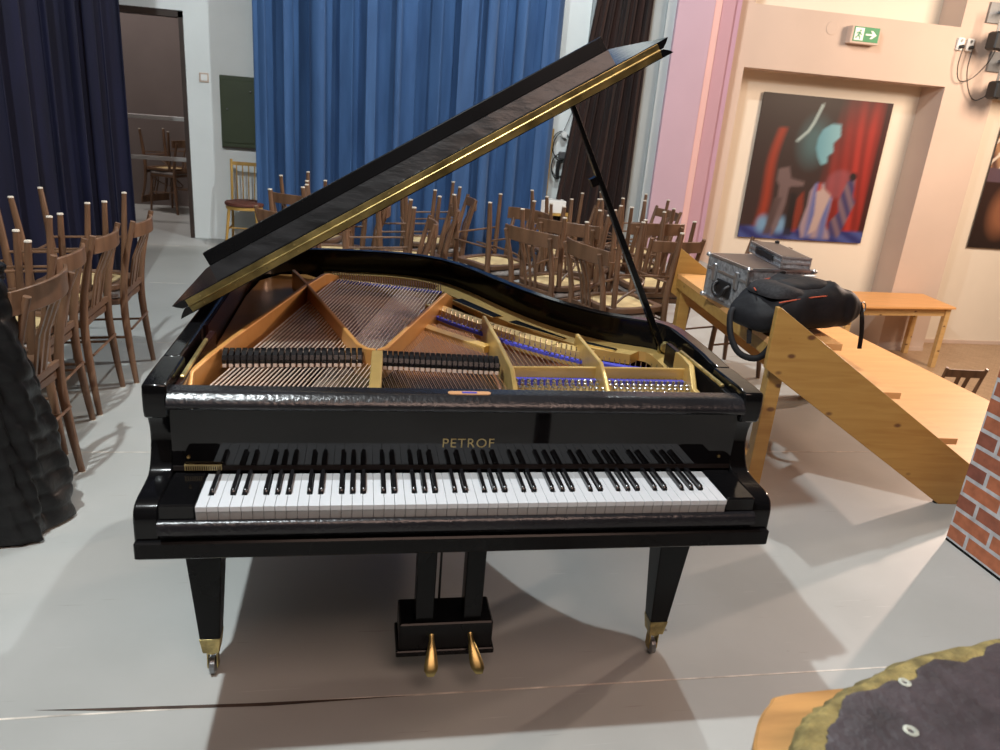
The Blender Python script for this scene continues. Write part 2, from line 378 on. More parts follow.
# ------------------------------------------------------------------ curtains
def curtain(name, label, path, H, amp, wl, seed, m, z0=0.015, n=520, lean=0.0, tg=.45):
    rnd = random.Random(seed)
    P = catmull(path, 12); 
    # arc-length
    acc = [0]
    for a, b in zip(P, P[1:]): acc.append(acc[-1]+math.dist(a, b))
    Lh = acc[-1]; ph = 0; phs = []; amps = []
    # irregular fold phase
    xs = [i/(n-1) for i in range(n)]; cur = 0; kn = [rnd.uniform(0.65,1.45) for _ in range(60)]; ka = [rnd.uniform(0.55,1.25) for _ in range(60)]
    for i in range(n):
        d = xs[i]*Lh; idx = min(58, int(d/wl*0.9)); fr = d/wl*0.9-idx
        loc = kn[idx]*(1-fr)+kn[idx+1]*fr
        cur += (Lh/(n-1))/wl*2*PI*loc; phs.append(cur); amps.append(amp*(ka[idx]*(1-fr)+ka[idx+1]*fr))
    def fn(u, v):
        i = int(round(u*(n-1))); d = u*Lh; j = 0
        while j < len(acc)-2 and acc[j+1] < d: j += 1
        t = (d-acc[j])/max(1e-6, acc[j+1]-acc[j]); a = Vector(P[j]); b = Vector(P[j+1]); p = a+(b-a)*t
        tn = (b-a).normalized(); nn = Vector((tn.y, -tn.x))
        w = 1.0 + 0.15*math.sin(3*v+seed)
        s_ = math.sin(phs[i]+0.35*v*math.sin(seed+i*0.02)); off = amps[i]*w*(abs(s_)**0.75)*(1 if s_ > 0 else -1) + 0.25*amps[i]*math.sin(phs[i]*2.3+1)
        tang = tg*amps[i]*math.sin(2*phs[i])
        q = p + nn*off + tn*tang
        return (q.x+lean*(v*H-1.0)*(1-u), q.y, z0+v*(H-z0))
    mb = MB(); mb.grid(fn, n, 14)
    return mb.build(name, m, smooth=80, solid=0.006, label=label, cat='curtain')
def velvet(name, col, col2, rough=0.75, sheen=0.12):
    return mat(name, col, rough, col2=col2, scale=5, stretch=(2,2,0.3), sheen=sheen, spec=0.25)
curtain('stage_curtain', 'long bright blue pleated curtain hanging behind the grand piano', [(-1.33,6.6),(-0.4,6.58),(0.6,6.6),(1.64,6.6)], 5.2, 0.15, 0.27, 3, velvet('blue_velvet',(0.050,0.118,0.27),(0.036,0.086,0.205)), tg=.62)
curtain('stage_curtain', 'dark navy velvet curtain hanging left behind the row of stacked chairs', [(-2.05,5.05),(-2.17,4.3),(-2.3,3.2),(-2.4,2.2),(-2.5,0.9)], 5.2, 0.085, 0.29, 11, velvet('navy_velvet',(0.005,0.006,0.026),(0.003,0.0035,0.015),sheen=0.08))
curtain('stage_curtain', 'dark brown curtain hanging between the blue curtain and the pink wall', [(1.85,6.78),(2.2,6.8),(2.66,6.8)], 5.2, 0.055, 0.13, 5, velvet('brown_velvet',(0.030,0.013,0.010),(0.012,0.008,0.008),sheen=0.1), lean=.11)

# ------------------------------------------------------------------ grand piano
GP = thing('grand_piano', 'black grand piano with open lid and gold interior on grey stage floor', 'piano')
BK = M['black']
# outer rim outline
ctl = [(.752,.45),(.758,.62),(.754,.735),(.722,.805),(.655,.845),(.575,.885),(.50,.955),(.42,1.055),(.345,1.185),(.28,1.325),(.215,1.475),(.13,1.625),(.02,1.735),(-.12,1.79),(-.30,1.80),(-.48,1.785),(-.62,1.73),(-.705,1.62),(-.742,1.47)]
body = [(.743,.338),(.747,.40)] + catmull(ctl, 4) + [(-.742,1.2),(-.742,.8),(-.742,.45),(-.742,.338)]
RT = .958
mb = MB()
inn = inset(body, 0.042)
inn[0] = (.700, .338); inn[1] = (.703, .40); inn[-1] = (-.700, .338); inn[-2] = (-.700, .45)
def wallring(mb, A, B, z0, z1, openfront=True):
    n = len(A); vs = []; 
    for z in (z0, z1):
        vs += [(x,y,z) for x,y in A] + [(x,y,z) for x,y in B]
    fs = []
    for i in range(n-1):
        fs += [(i,i+1,2*n+i+1,2*n+i), (n+i,3*n+i,3*n+i+1,n+i+1), (2*n+i,2*n+i+1,3*n+i+1,3*n+i), (i,n+i,n+i+1,i+1)]
    fs += [(0,2*n,3*n,n), (n-1,2*n-1,4*n-1,3*n-1)]
    mb.add(vs, fs)
wallring(mb, body, inn, .60, RT)
mb.build('rim', BK, GP, smooth=35, bevel=0.006)
mb = MB(); mb.loft([[(x,y,.615) for x,y in inset(body,.02)], [(x,y,.64) for x,y in inset(body,.02)]]); mb.build('bottom_board', M['satin_black'], GP)
# arms (cheeks)
armp = catmull([(.150,.955),(.146,.925),(.150,.878),(.172,.868),(.186,.83),(.184,.795),(.170,.762),(.148,.740),(.105,.734),(.05,.732),(.022,.722),(.010,.70),(.008,.66),(.008,.62)], 3)
arm_poly = armp + [(.008,.615),(.34,.615),(.34,RT),(.20,RT)]
def sgn(s, a, b): return (min(s*a, s*b), max(s*a, s*b))
for s in (-1, 1):
    x0, x1 = sgn(s, .690, .7425)
    MB().prism(arm_poly, 'x', x0, x1).build('cheek', BK, GP, smooth=30, bevel=0.005)
# arm top rail line (inner ledge moulding) and music rail
for s in (-1, 1):
    x0, x1 = sgn(s, .672, .690)
    MB().box((x0,.19,.70),(x1,.64,.932)).build('side_ledge', M['mahog'] if s < 0 else M['satin_black'], GP, bevel=0.003)
    x0, x1 = sgn(s, .674, .684)
    MB().rbox((x0,.25,.932),(x1,.54,.941),.002).build('music_desk_rail', M['brass_old'], GP, label='brass sliding rail')
# keybed, key slip, key blocks
MB().rbox((-.742,-.004,.606),(.742,.33,.649),.004).build('key_bed', M['satin_black'], GP)
MB().prism([(.010,.649),(.03,.649),(.03,.694),(.012,.699),(.002,.701),(-.006,.698),(-.012,.689),(-.012,.672),(.004,.668)], 'x', -.690, .690).build('key_slip', M['black_worn'], GP, smooth=40)
for s in (-1, 1):
    x0, x1 = sgn(s, .6145, .689)
    MB().rbox((x0,.004,.70),(x1,.158,.737),.004).build('key_block', BK, GP)
# fallboard & front rail
MB().box((-.690,.160,.752),(.690,.178,.905)).build('fallboard', M['mirror_black'], GP)
MB().box((-.690,.158,.74),(.690,.172,.7515)).build('name_felt', M['felt_red'], GP)
MB().prism(catmull([(.182,.900),(.150,.898),(.136,.902),(.131,.911),(.136,.922),(.150,.934),(.162,.938),(.186,.938)],3)+[(.196,.938),(.196,.900)], 'x', -.690, .690).build('front_rail', M['black_worn'], GP, smooth=40)
# name lettering
def text(name, body_, size, loc, rot, m, parent, ext=0.0006, sx=1.0, spacing=1.0):
    cu = bpy.data.curves.new(name, 'FONT'); cu.body = body_; cu.size = size; cu.extrude = ext; cu.align_x = 'CENTER'; cu.align_y = 'CENTER'; cu.space_character = spacing
    cu.materials.append(m); o = bpy.data.objects.new(name, cu); COL.objects.link(o); o.location = loc; o.rotation_euler = rot; o.scale = (sx,1,1); o.parent = parent
    return o
lt = text('name_lettering', 'PETROF', .034, (-.008,.1585,.810), (PI/2,0,0), M['gold'], GP, sx=1.0, spacing=1.12)
bpy.context.view_layer.update()
lm = bpy.data.meshes.new_from_object(lt.evaluated_get(bpy.context.evaluated_depsgraph_get()))
lo = bpy.data.objects.new('name_lettering', lm); COL.objects.link(lo); lo.location = lt.location; lo.rotation_euler = lt.rotation_euler; lo.scale = lt.scale; lo.parent = GP
lo['label'] = 'gold name lettering'; bpy.data.objects.remove(lt); lo.name = 'name_lettering'
# plaque on front rail
mb = MB(); pts = []
for k in range(24):
    a = 2*PI*k/24; cx = .042 if math.cos(a) > 0 else -.042
    pts.append((-.012+cx+.010*math.cos(a), .168+.010*math.sin(a)))
mb.prism(pts, 'z', .937, .9395)
pl = mb.build('inlay_plate', M['tan_wood'], GP, label='oval pale wood inlay')
MB().box((-.030,.163,.9395),(.006,.173,.9402)).build('inlay_label', M['felt_blue'], pl)
# scale strip at bass end
sp = MB().box((-.664,.1500,.744),(-.582,.157,.757)).build('scale_strip', M['gold'], GP, label='small brass strip with dark ticks')
mb = MB()
for k in range(16): mb.box((-.660+k*.0049,.1492,.745),(-.6584+k*.0049,.1502,.755))
mb.build('tick_marks', M['ebony'], sp)
for s in (-1,1): MB().lathe([(.003,0),(.0045,-.003),(.003,-.007),(0.001,-.008)], (s*.655,.16,.775), 10, 'y').build('fallboard_knob', M['brass_old'], GP)

# keys
KW = 1.2255/52
blk_after = set()
names = []
for i in range(52):
    names.append('ABCDEFG'[i % 7])
for i in range(51):
    if names[i] in 'ACDFG': blk_after.add(i)
x0 = -1.2255/2
wmb = MB()
proto_w = None
for i in range(52):
    xa = x0+i*KW+.0005; xb = xa+KW-.001
    la = (names[i] in 'BCDEGA' and False)
    mb = MB()
    mb.mi = 0
    # head (front 50 mm) and tail with cut-outs
    cl = .0055 if (i-1) in blk_after else 0; crr = .0055 if i in blk_after else 0
    pts = [(xa,0.0),(xb,0.0),(xb,.050),(xb-crr,.050),(xb-crr,.152),(xa+cl,.152),(xa+cl,.050),(xa,.050)]
    mb.prism(pts, 'z', .722, .734)
    mb.mi = 1
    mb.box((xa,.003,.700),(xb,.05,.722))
    # key tail: greyer back end laid over the key top
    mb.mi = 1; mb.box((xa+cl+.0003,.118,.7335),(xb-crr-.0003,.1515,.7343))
    mb.build('white_key', [M['ivory'], M['ivory_back']], GP, bevel=0.0008)
pb = None
for i in sorted(blk_after):
    xc = x0+(i+1)*KW
    d = {'A': .0015, 'C': -.0015, 'D': .0015, 'F': -.002, 'G': 0}[names[i]]
    if pb is None:
        mb = MB(); R = []
        for y, zt, w in ((.052,.7345,.0105),(.055,.741,.0100),(.060,.7455,.0095),(.10,.746,.0092),(.152,.746,.0092)):
            R.append([(-w/2-.0004,y,.728),(w/2+.0004,y,.728),(w/2,y,zt-.0015),(w/2-.0015,y,zt),(-w/2+.0015,y,zt),(-w/2,y,zt-.0015)])
        mb.loft(R); pb = mb.build('black_key', M['ebony'], GP, smooth=40); pb.location.x = xc+d
    else:
        o = pb.copy(); COL.objects.link(o); o.parent = GP; o.location.x = xc+d

# front legs with ferrule and caster
def leg(cx, cy, s):
    mb = MB()
    def sq(z, w): return [(cx-w,cy-w,z),(cx+w,cy-w,z),(cx+w,cy+w,z),(cx-w,cy+w,z)]
    mb.loft([sq(.125,.0265), sq(.595,.057)])
    l = mb.build('leg', M['satin_black'], GP, bevel=0.003)
    mb = MB(); mb.loft([sq(.082,.022), sq(.088,.023), sq(.125,.0275), sq(.134,.0285)])
    mb.build('ferrule', M['brass_old'], l, bevel=0.002)
    mb = MB()
    mb.lathe([(.016,.072),(.016,.083)], (cx,cy,0), 12)
    for q in (-.014,.012): mb.add(*_box(cx+q,cy-.012,.022,cx+q+.003,cy+.016,.075))
    mb.tube([(cx-.016,cy,.026),(cx+.016,cy,.026)], .005, 8)
    c = mb.build('caster', M['brass_old'], l)
    MB().lathe([(.020,-.009),(.026,-.006),(.026,.006),(.020,.009)], (cx,cy,.0262), 18, 'x').build('caster_wheel', M['steel_grey'], l)
def _box(x0,y0,z0,x1,y1,z1):
    return [(x0,y0,z0),(x1,y0,z0),(x1,y1,z0),(x0,y1,z0),(x0,y0,z1),(x1,y0,z1),(x1,y1,z1),(x0,y1,z1)], [(0,3,2,1),(4,5,6,7),(0,1,5,4),(1,2,6,5),(2,3,7,6),(3,0,4,7)]
leg(-.668,.345,-1); leg(.650,.335,1); leg(-.30,1.52,1)
# pedal lyre
for xa in (-.106,.031):
    MB().rbox((xa,.27,.20),(xa+.053,.325,.60),.004).build('lyre_post', M['satin_black'], GP)
mb = MB(); mb.rbox((-.150,.255,.112),(.117,.375,.205),.004); mb.rbox((-.157,.248,.098),(.124,.382,.118),.003)
mb.build('pedal_box', M['satin_black'], GP)
for k, px in enumerate((-.058,.052)):
    mb = MB(); R = []
    sx = -0.006 if k == 0 else 0.020
    for t in range(11):
        u = t/10; y = .262-.088*u; z = .172-.078*u**0.8+.012*math.sin(PI*u)
        w = .0075+.0155*(max(0,u-.25)/.75)**.8; w = w if t < 10 else w*.45; h = .004 if t < 10 else .002
        if t == 9: w *= .85
        c = px+sx*u**1.6
        R.append([(c+w*math.cos(a), y, z+h*math.sin(a)*1.6) for a in [2*PI*q/10 for q in range(10)]])
    mb.loft(R); mb.build('pedal', M['brass'], GP, smooth=60)
    MB().tube([(px+.038-.02*k-.01,.36,.20),(px+.038-.02*k-.01,.36,.615)], .0035, 6).build('pedal_rod', M['satin_black'], GP)

# --- interior
ins1 = inset(body, .0425)
def clip(poly, fn): return [p for p in poly if fn(p)]
sb = [(x, .20 if y < .42 else y) for x,y in ins1]
MB().loft([[(x,y,.775) for x,y in sb],[(x,y,.79) for x,y in sb]]).build('soundboard', M['sound'], GP)
# inner brown lining of the spine side
MB().box((-.6995,.64,.79),(-.6925,1.50,RT-.012)).build('spine_lining', M['mahog'], GP)
# plate: flange following the treble side and tail
idx = [i for i,(x,y) in enumerate(body)]
A = inset(body, .048); B0 = inset(body, .125)
def flange(i0, i1, z0, z1, A, B, name, m):
    a = A[i0:i1]; b = B[i0:i1]; n = len(a)
    vs = [(x,y,z1) for x,y in a]+[(x,y,z1) for x,y in b]+[(x,y,z0) for x,y in a]+[(x,y,z0) for x,y in b]; fs = []
    for i in range(n-1):
        fs += [(i,i+1,n+i+1,n+i),(2*n+i,3*n+i,3*n+i+1,2*n+i+1),(i,2*n+i,2*n+i+1,i+1),(n+i,n+i+1,3*n+i+1,3*n+i)]
    fs += [(0,n,3*n,2*n),(n-1,3*n-1,4*n-1,2*n-1)]
    mb = MB(); mb.add(vs, fs); return mb.build(name, m, GP, smooth=40)
# wider flange on the bent side: variable inset
Bv = []
for i,(x,y) in enumerate(body):
    w = .10
    if y > .84 and x > -.2: w = .155
    if y > 1.60: w = .11
    Bv.append(w)
B = [inset(body, w)[i] for i, w in enumerate(Bv)]
start = next(i for i,(x,y) in enumerate(body) if y > .44)
end = next(i for i,(x,y) in enumerate(body) if x < -.45 and y > 1)
flange(start, end, .835, .868, A, B, 'plate_flange', M['plate'])
# flange openings: solid black strips paint their dark depth, with raised lips
def slot(p, q, w, taper=1.0):
    mb = MB(); mb.beam((p[0],p[1],.8695),(q[0],q[1],.8695), w+.012, .004, w2=w*taper+.012)
    mb.mi = 1; mb.beam((p[0],p[1],.8715),(q[0],q[1],.8715), w, .003, w2=w*taper)
    return mb.build('opening_dark', [M['plate'], M['satin_black']], GP)
slot((.095,1.33),(.215,1.10),.042,.9); slot((.26,1.045),(.405,.855),.040,.25); slot((.44,.835),(.55,.745),.026,.6)
# front plate + tuning pin field
MB().box((.120,.20,.83),(.672,.452,.866)).build('pin_block', M['plate'], GP)
MB().box((-.672,.20,.83),(.120,.325,.860)).build('pin_block', M['plate'], GP)
MB().box((.14,.452,.83),(.66,.50,.862)).build('plate_web', M['plate'], GP)
MB().box((-.69,.325,.79),(.118,.62,.835)).build('dark_underlay', M['satin_black'], GP)  # added black block that makes the gaps under strings and dampers dark
# bass corner panel, brown
mb = MB(); cp = [(-.69,.60),(-.655,.60),(-.60,.80),(-.50,1.20),(-.42,1.62),(-.50,1.70),(-.60,1.69),(-.672,1.56),(-.69,1.3)]
mb.loft([[(x,y,.835) for x,y in cp],[(x,y,.862) for x,y in cp]]); mb.build('bass_corner_plate', M['strut'], GP, bevel=0.006)
# struts (tall cast ribs)
def strut(pts, zb, w, name='plate_strut', m=None, zt=.935, tops=None):
    mb = MB(); n = len(pts); R = []
    for i, p in enumerate(pts):
        p = Vector(p); a = Vector(pts[max(i-1,0)]); b = Vector(pts[min(i+1,n-1)]); t = (b-a).normalized(); nn = Vector((-t.y,t.x))
        z2 = tops[i] if tops else zt
        R.append([tuple((p+nn*s_*w/2).to_tuple())+(z,) for s_, z in ((-1,zb),(1,zb),(1,z2),(-1,z2))])
    mb.loft(R); return mb.build(name, m or M['strut'], GP, bevel=0.0035)
strut([(-.662,.20),(-.672,.31),(-.65,.42),(-.618,.574),(-.54,.90),(-.463,1.223),(-.412,1.40),(-.399,1.432),(-.365,1.53)], .845, .014, tops=[.89,.93,.935,.935,.935,.935,.935,.93,.90])
strut([(-.53,1.45),(-.514,1.401),(-.463,1.223),(-.333,.752),(-.278,.548),(-.253,.507),(-.230,.50)], .845, .013)
strut([(-.225,.49),(-.228,.40),(-.236,.20)], .845, .030, m=M['plate'], tops=[.935,.932,.925])
strut([(-.222,.50),(-.200,.525),(-.09,.84),(.027,1.167),(.061,1.249)], .845, .013, tops=[.935,.935,.935,.935,.90])
strut([(.131,.898),(.131,.62),(.128,.364),(.122,.273),(.112,.20)], .845, .013, m=M['plate'], tops=[.93,.935,.935,.915,.89])
strut([(.405,.72),(.398,.60),(.396,.43),(.390,.36),(.361,.20)], .845, .013, m=M['plate'], tops=[.93,.935,.935,.915,.89])
strut([(.128,.445),(.396,.455),(.668,.458)], .845, .010, m=M['plate'], tops=[.912]*3)
strut([(.690,.66),(.674,.50),(.664,.42),(.625,.30),(.645,.20)], .845, .016, m=M['plate'], tops=[.925,.935,.935,.91,.885])
# triangular foot webs by the centre post
for s_ in (-1,1):
    mb = MB(); mb.prism([(-.232,.20),(-.232+s_*.085,.20),(-.232+s_*.03,.27),(-.232,.40)], 'z', .866, .884); mb.build('plate_gusset', M['plate'], GP, bevel=.003)
# bridges, hitch felts
mb = MB(); mb.beam((-.40,1.545,.868),(.045,1.40,.868), .05, .03); mb.build('bass_hitch_rail', M['plate'], GP, bevel=.004)
mb = MB(); mb.beam((-.385,1.51,.884),(.035,1.375,.884), .028, .006); mb.build('hitch_felt', M['felt_blue'], GP)
ten = [(-.06,1.12),(.03,.985),(.12,.87),(.20,.775),(.30,.675),(.392,.60)]
mb = MB()
for a,b in zip(ten, ten[1:]): mb.beam((a[0],a[1],.876),(b[0]+.004,b[1]-.004,.876), .015, .010)
mb.build('hitch_felt', M['felt_blue'], GP)
mb = MB()
for a,b in zip(ten, ten[1:]): mb.beam((a[0]+.035,a[1]+.035,.872),(b[0]+.039,b[1]+.031,.872), .05, .05)
mb.build('hitch_rail', M['plate'], GP)
mb = MB()
for a,b in zip([(.42,.60),(.52,.55),(.60,.52),(.655,.50)], [(.52,.55),(.60,.52),(.655,.50)]): mb.beam((a[0],a[1],.876),(b[0],b[1],.876), .022, .012)
mb.build('hitch_felt', M['felt_blue'], GP)
mb = MB(); br = [(-.12,1.0),(-.03,.88),(.05,.79),(.12,.715)]
for a,b in zip(br, br[1:]): mb.beam((a[0],a[1],.872),(b[0],b[1],.872), .035, .022)
mb.build('treble_bridge', M['yellow_wood'], GP)
for xa, xb in ((.14,.388),(.412,.650)):
    MB().box((xa,.418,.866),(xb,.436,.8835)).build('tuning_felt', M['felt_blue'], GP)
MB().box((-.345,.212,.866),(-.305,.225,.878)).build('tuning_felt', M['felt_blue'], GP)
MB().box((-.20,.30,.866),(.115,.316,.876)).build('tuning_felt', M['felt_blue'], GP)
# agraffe bar
MB().box((-.655,.288,.866),(-.25,.297,.885)).box((-.215,.33,.866),(.12,.338,.882)).build('agraffe_bar', M['brass'], GP)
# strings
proto = {}
def string(p, q, r, m):
    # one straight wire, shared unit mesh along +y
    key = (m, round(r,5))
    p, q = Vector(p), Vector(q); d = q-p
    if key not in proto:
        o = MB().tube([(0,0,0),(0,1,0)], r, 5, cap=False).build('string', M[m], GP, smooth=60); proto[key] = o
    else:
        o = proto[key].copy(); COL.objects.link(o); o.parent = GP
    o.location = p; o.rotation_euler = (math.atan2(d.z, math.hypot(d.x,d.y)), 0, math.atan2(-d.x, d.y)); o.scale = (1, d.length, 1)
    return o
NB = 34
for i in range(NB):
    t = i/(NB-1); r = .0026-.0011*t
    xs = -.637+.377*t
    string((xs,.292,.889),(-.375+.405*t,1.50-.13*t,.892), r, 'copper')
NT = 30
for i in range(NT):
    t = i/(NT-1); xs = -.205+.32*t
    ex = -.315+.405*t; ey = 1.22-.36*t
    if ey < 0: ey = 0
    string((xs,.334,.883),(ex,ey,.876), .0014, 'steel')
for i in range(18):
    t = i/17; string((.15+.235*t,.44,.882),(.135+.25*t,.86-.25*t,.877), .0011, 'steel')
for i in range(14):
    t = i/13; string((.415+.24*t,.445,.882),(.412+.235*t,.60-.10*t,.877), .0011, 'steel')
# rest of the wires between: counted as one
mb = MB()
for i in range(NB-1):
    t = (i+.45)/(NB-1); xs = -.637+.377*t
    if t > .62: mb.tube([(xs,.292,.888),(-.375+.405*t,1.50-.13*t,.891)], .0010, 4, cap=False)
for i in range(NT-1):
    t = (i+.5)/(NT-1); mb.tube([(-.205+.32*t,.334,.883),(-.315+.405*t,1.22-.36*t,.876)], .0008, 4, cap=False)
for i in range(60):
    t = i/59; mb.tube([(.14+.52*t,.445,.882),(.14+.52*t,.40,.8865)], .0007, 4, cap=False)
o = mb.build('string_set', M['steel'], GP); o['kind'] = 'stuff'
# tuning pins
pin = None; cnt = 0; rest = MB()
def pins(xs, y, z):
    global pin, cnt
    for x in xs:
        y2 = y+random.uniform(-.002,.002)
        if cnt < 100:
            if pin is None:
                pin = MB().lathe([(.004,0),(.004,.016),(.0056,.017),(.0056,.029),(.003,.030)], (0,0,0), 8).build('tuning_pin', M['steel'], GP, smooth=40)
                o = pin
            else:
                o = pin.copy(); COL.objects.link(o); o.parent = GP
            o.location = (x,y2,z); o.rotation_euler = (.18,0,0)
        else:
            rest.lathe([(.0034,0),(.0034,.016),(.0045,.017),(.0045,.027),(.0025,.028)], (x,y2,z), 6)
        cnt += 1
def lin(a,b,n): return [a+(b-a)*i/(n-1) for i in range(n)]
for r_, (y, dx) in enumerate(((.310,0),(.338,.006),(.366,.0),(.394,.006))):
    pins([x+dx for x in lin(.142,.372,14)], y, .866)
    pins([x+dx for x in lin(.408,.634,14)], y, .866)
for y, dx in ((.235,0),(.262,.006),(.285,0)): pins([x+dx for x in lin(-.19,.105,17)], y, .864)
for y, dx in ((.222,0),(.245,.007),(.268,0)): pins([x+dx for x in lin(-.62,-.30,17)], y, .858)
rest.build('tuning_pin_field', M['steel'], GP)['kind'] = 'stuff'
# hitch pins
mb = MB()
for i in range(46):
    t = i/45; x = -.385+.42*t; y = 1.525-.135*t
    mb.tube([(x,y+.008,.882),(x-.002,y+.012,.915)], .0022, 5)
for a,b in zip(ten, ten[1:]):
    for k in range(7):
        t = k/7; x = a[0]+(b[0]-a[0])*t+.018; y = a[1]+(b[1]-a[1])*t+.018
        mb.tube([(x,y,.88),(x,y+.002,.910)], .0024, 5)
        mb.tube([(x-.012,y-.03,.878),(x-.010,y-.03,.888)], .0035, 5)
for k in range(16):
    t = k/15; mb.tube([(.43+.22*t,.602-.092*t,.88),(.43+.22*t,.603-.092*t,.897)], .0016, 5)
mb.build('hitch_pins', M['steel'], GP)['kind'] = 'stuff'
# dampers
dmp = None
def damper(x, y, w=.0062, L=.042):
    global dmp
    if dmp is None:
        mb = MB(); mb.mi = 0
        prof = [(-.5,.903),(-.5,.914),(-.36,.925),(0,.933),(.36,.936),(.62,.930),(.66,.915),(.5,.903)]
        mb.prism([(a*L+0, z) for a, z in prof], 'x', -w, w)
        mb.mi = 1; mb.box((-w*.8,-L*.5,.893),(w*.8,L*.5,.904))
        mb.mi = 2; mb.box((w,-L*.45,.90),(w+.002,L*.45,.922))
        dmp = mb.build('damper', [M['ebony'], M['felt_cream'], M['felt_red']], GP, bevel=.001)
        o = dmp
    else:
        o = dmp.copy(); COL.objects.link(o); o.parent = GP
    o.location = (x,y,0)
for i in range(23): damper(-.618+i*.0157,.462+i*.0012)
for i in range(22): damper(-.205+i*.0145,.47-.0012*i)
# brass hook on the bent side and prop
hk = MB(); hk.tube([(.372,1.118,.925),(.368,1.105,.905),(.372,1.09,.893),(.384,1.082,.895)], .006, 8); hk.lathe([(.010,0),(.010,.006),(.004,.01)], (.384,1.11,.905), 10, 'x'); hk.tube([(.378,1.115,.885),(.390,1.085,.885)], .008,8)
hk.build('hook', M['brass'], GP, smooth=60)
# --- lid
O = Vector((-.759,.62,.992)); e = Vector((.8545,0,.5195)); nn = Vector((-.5195,0,.8545)); Y = Vector((0,1,0))
def L3(u, v, h): return tuple(O + e*u + Y*(v-.62) + nn*h)
W = 1.508
lidp = [(u+0.0) for u in ()]
out = inset(body, -.012)
lp = [(x+.759, y) for x,y in out if y > .62]
lp = [(W-.0,.62)] + [(min(u, W), v) for u, v in lp] + [(0,.62)]
def spread(poly, d):
    cx = .7
    return [(u+(d if u > cx and v < .9 else (-d if u < .1 else 0)), v) for u, v in poly]
mb = MB(); mb.loft([[L3(u,v,-.021) for u,v in spread(lp,.012)],[L3(u,v,-.012) for u,v in spread(lp,.004)],[L3(u,v,-.001) for u,v in spread(lp,-.012)]])
mb.build('lid', BK, GP)
fp = [(W,.62),(W,1.10),(W-.02,1.14),(W-.06,1.155),(.06,1.155),(.02,1.14),(0,1.10),(0,.62)]
mb = MB(); mb.loft([[L3(u,v,.001) for u,v in spread(fp,-.010)],[L3(u,v,.012) for u,v in spread(fp,.004)],[L3(u,v,.021) for u,v in spread(fp,.012)]])
fl = mb.build('lid_flap', M['black'], GP, label='front flap of the lid folded back on top')
# upright board on the folded flap: lower grained half, upper plain half
mb = MB(); mb.mi = 0
mb.add([L3(.125,.642,.020),L3(1.368,.642,.020),L3(1.368,.660,.062),L3(.125,.660,.062),L3(.125,.69,.020),L3(1.368,.69,.020),L3(1.368,.69,.062),L3(.125,.69,.062)],
       [(0,1,2,3),(5,4,7,6),(0,4,5,1),(3,2,6,7),(1,5,6,2),(0,3,7,4)])
b1 = mb.build('desk_strip', M['lid_grain'], fl)
mb = MB(); mb.mi = 0
mb.add([L3(.125,.664,.062),L3(1.368,.664,.062),L3(1.368,.672,.100),L3(.125,.672,.100),L3(.125,.69,.062),L3(1.368,.69,.062),L3(1.368,.69,.100),L3(.125,.69,.100)],
       [(0,1,2,3),(5,4,7,6),(0,4,5,1),(3,2,6,7),(1,5,6,2),(0,3,7,4)])
mb.build('desk_lip', M['satin_black'], fl, bevel=.002)
# piano hinge: two leaves and knuckle
for h0, h1 in ((-.0185,-.002),(.002,.0185)):
    mb = MB(); A4 = [L3(.028,.6175,h0),L3(W-.022,.6175,h0),L3(W-.022,.6175,h1),L3(.028,.6175,h1)]; B4 = [L3(.028,.6205,h0),L3(W-.022,.6205,h0),L3(W-.022,.6205,h1),L3(.028,.6205,h1)]
    mb.loft([A4,B4]); hl = mb.build('hinge_leaf', M['brass'], GP, bevel=.0008, label='brass piano hinge leaf')
    mb = MB()
    for k in range(15):
        c = Vector(L3(.07+k*.098,.6172,(h0+h1)/2)); mb.tube([c, c+Vector((0,-.0012,0))], .0026, 8)
    mb.build('hinge_screws', M['brass_old'], hl)
MB().tube([L3(.028,.6155,0),L3(W-.022,.6155,0)], .0032, 8).build('hinge_knuckle', M['brass'], GP, smooth=60)
# prop stick
mb = MB(); mb.beam((.705,.735,.875),(.307,.72,1.6135), .020, .030, up=(0,1,0), w2=.014, h2=.020)
pr = mb.build('prop_stick', BK, GP, bevel=.002)
mb = MB(); mb.beam((.392,.712,1.412),(.404,.712,1.390), .022, .024, up=(0,1,0)); mb.build('prop_catch', M['satin_black'], pr)
mb = MB(); mb.lathe([(.016,-.012),(.018,-.004),(.018,.004),(.010,.010)], (.706,.722,.893), 12, 'y'); mb.box((.69,.728,.84),(.722,.74,.90)); mb.build('prop_hinge', M['brass_old'], GP, smooth=40)

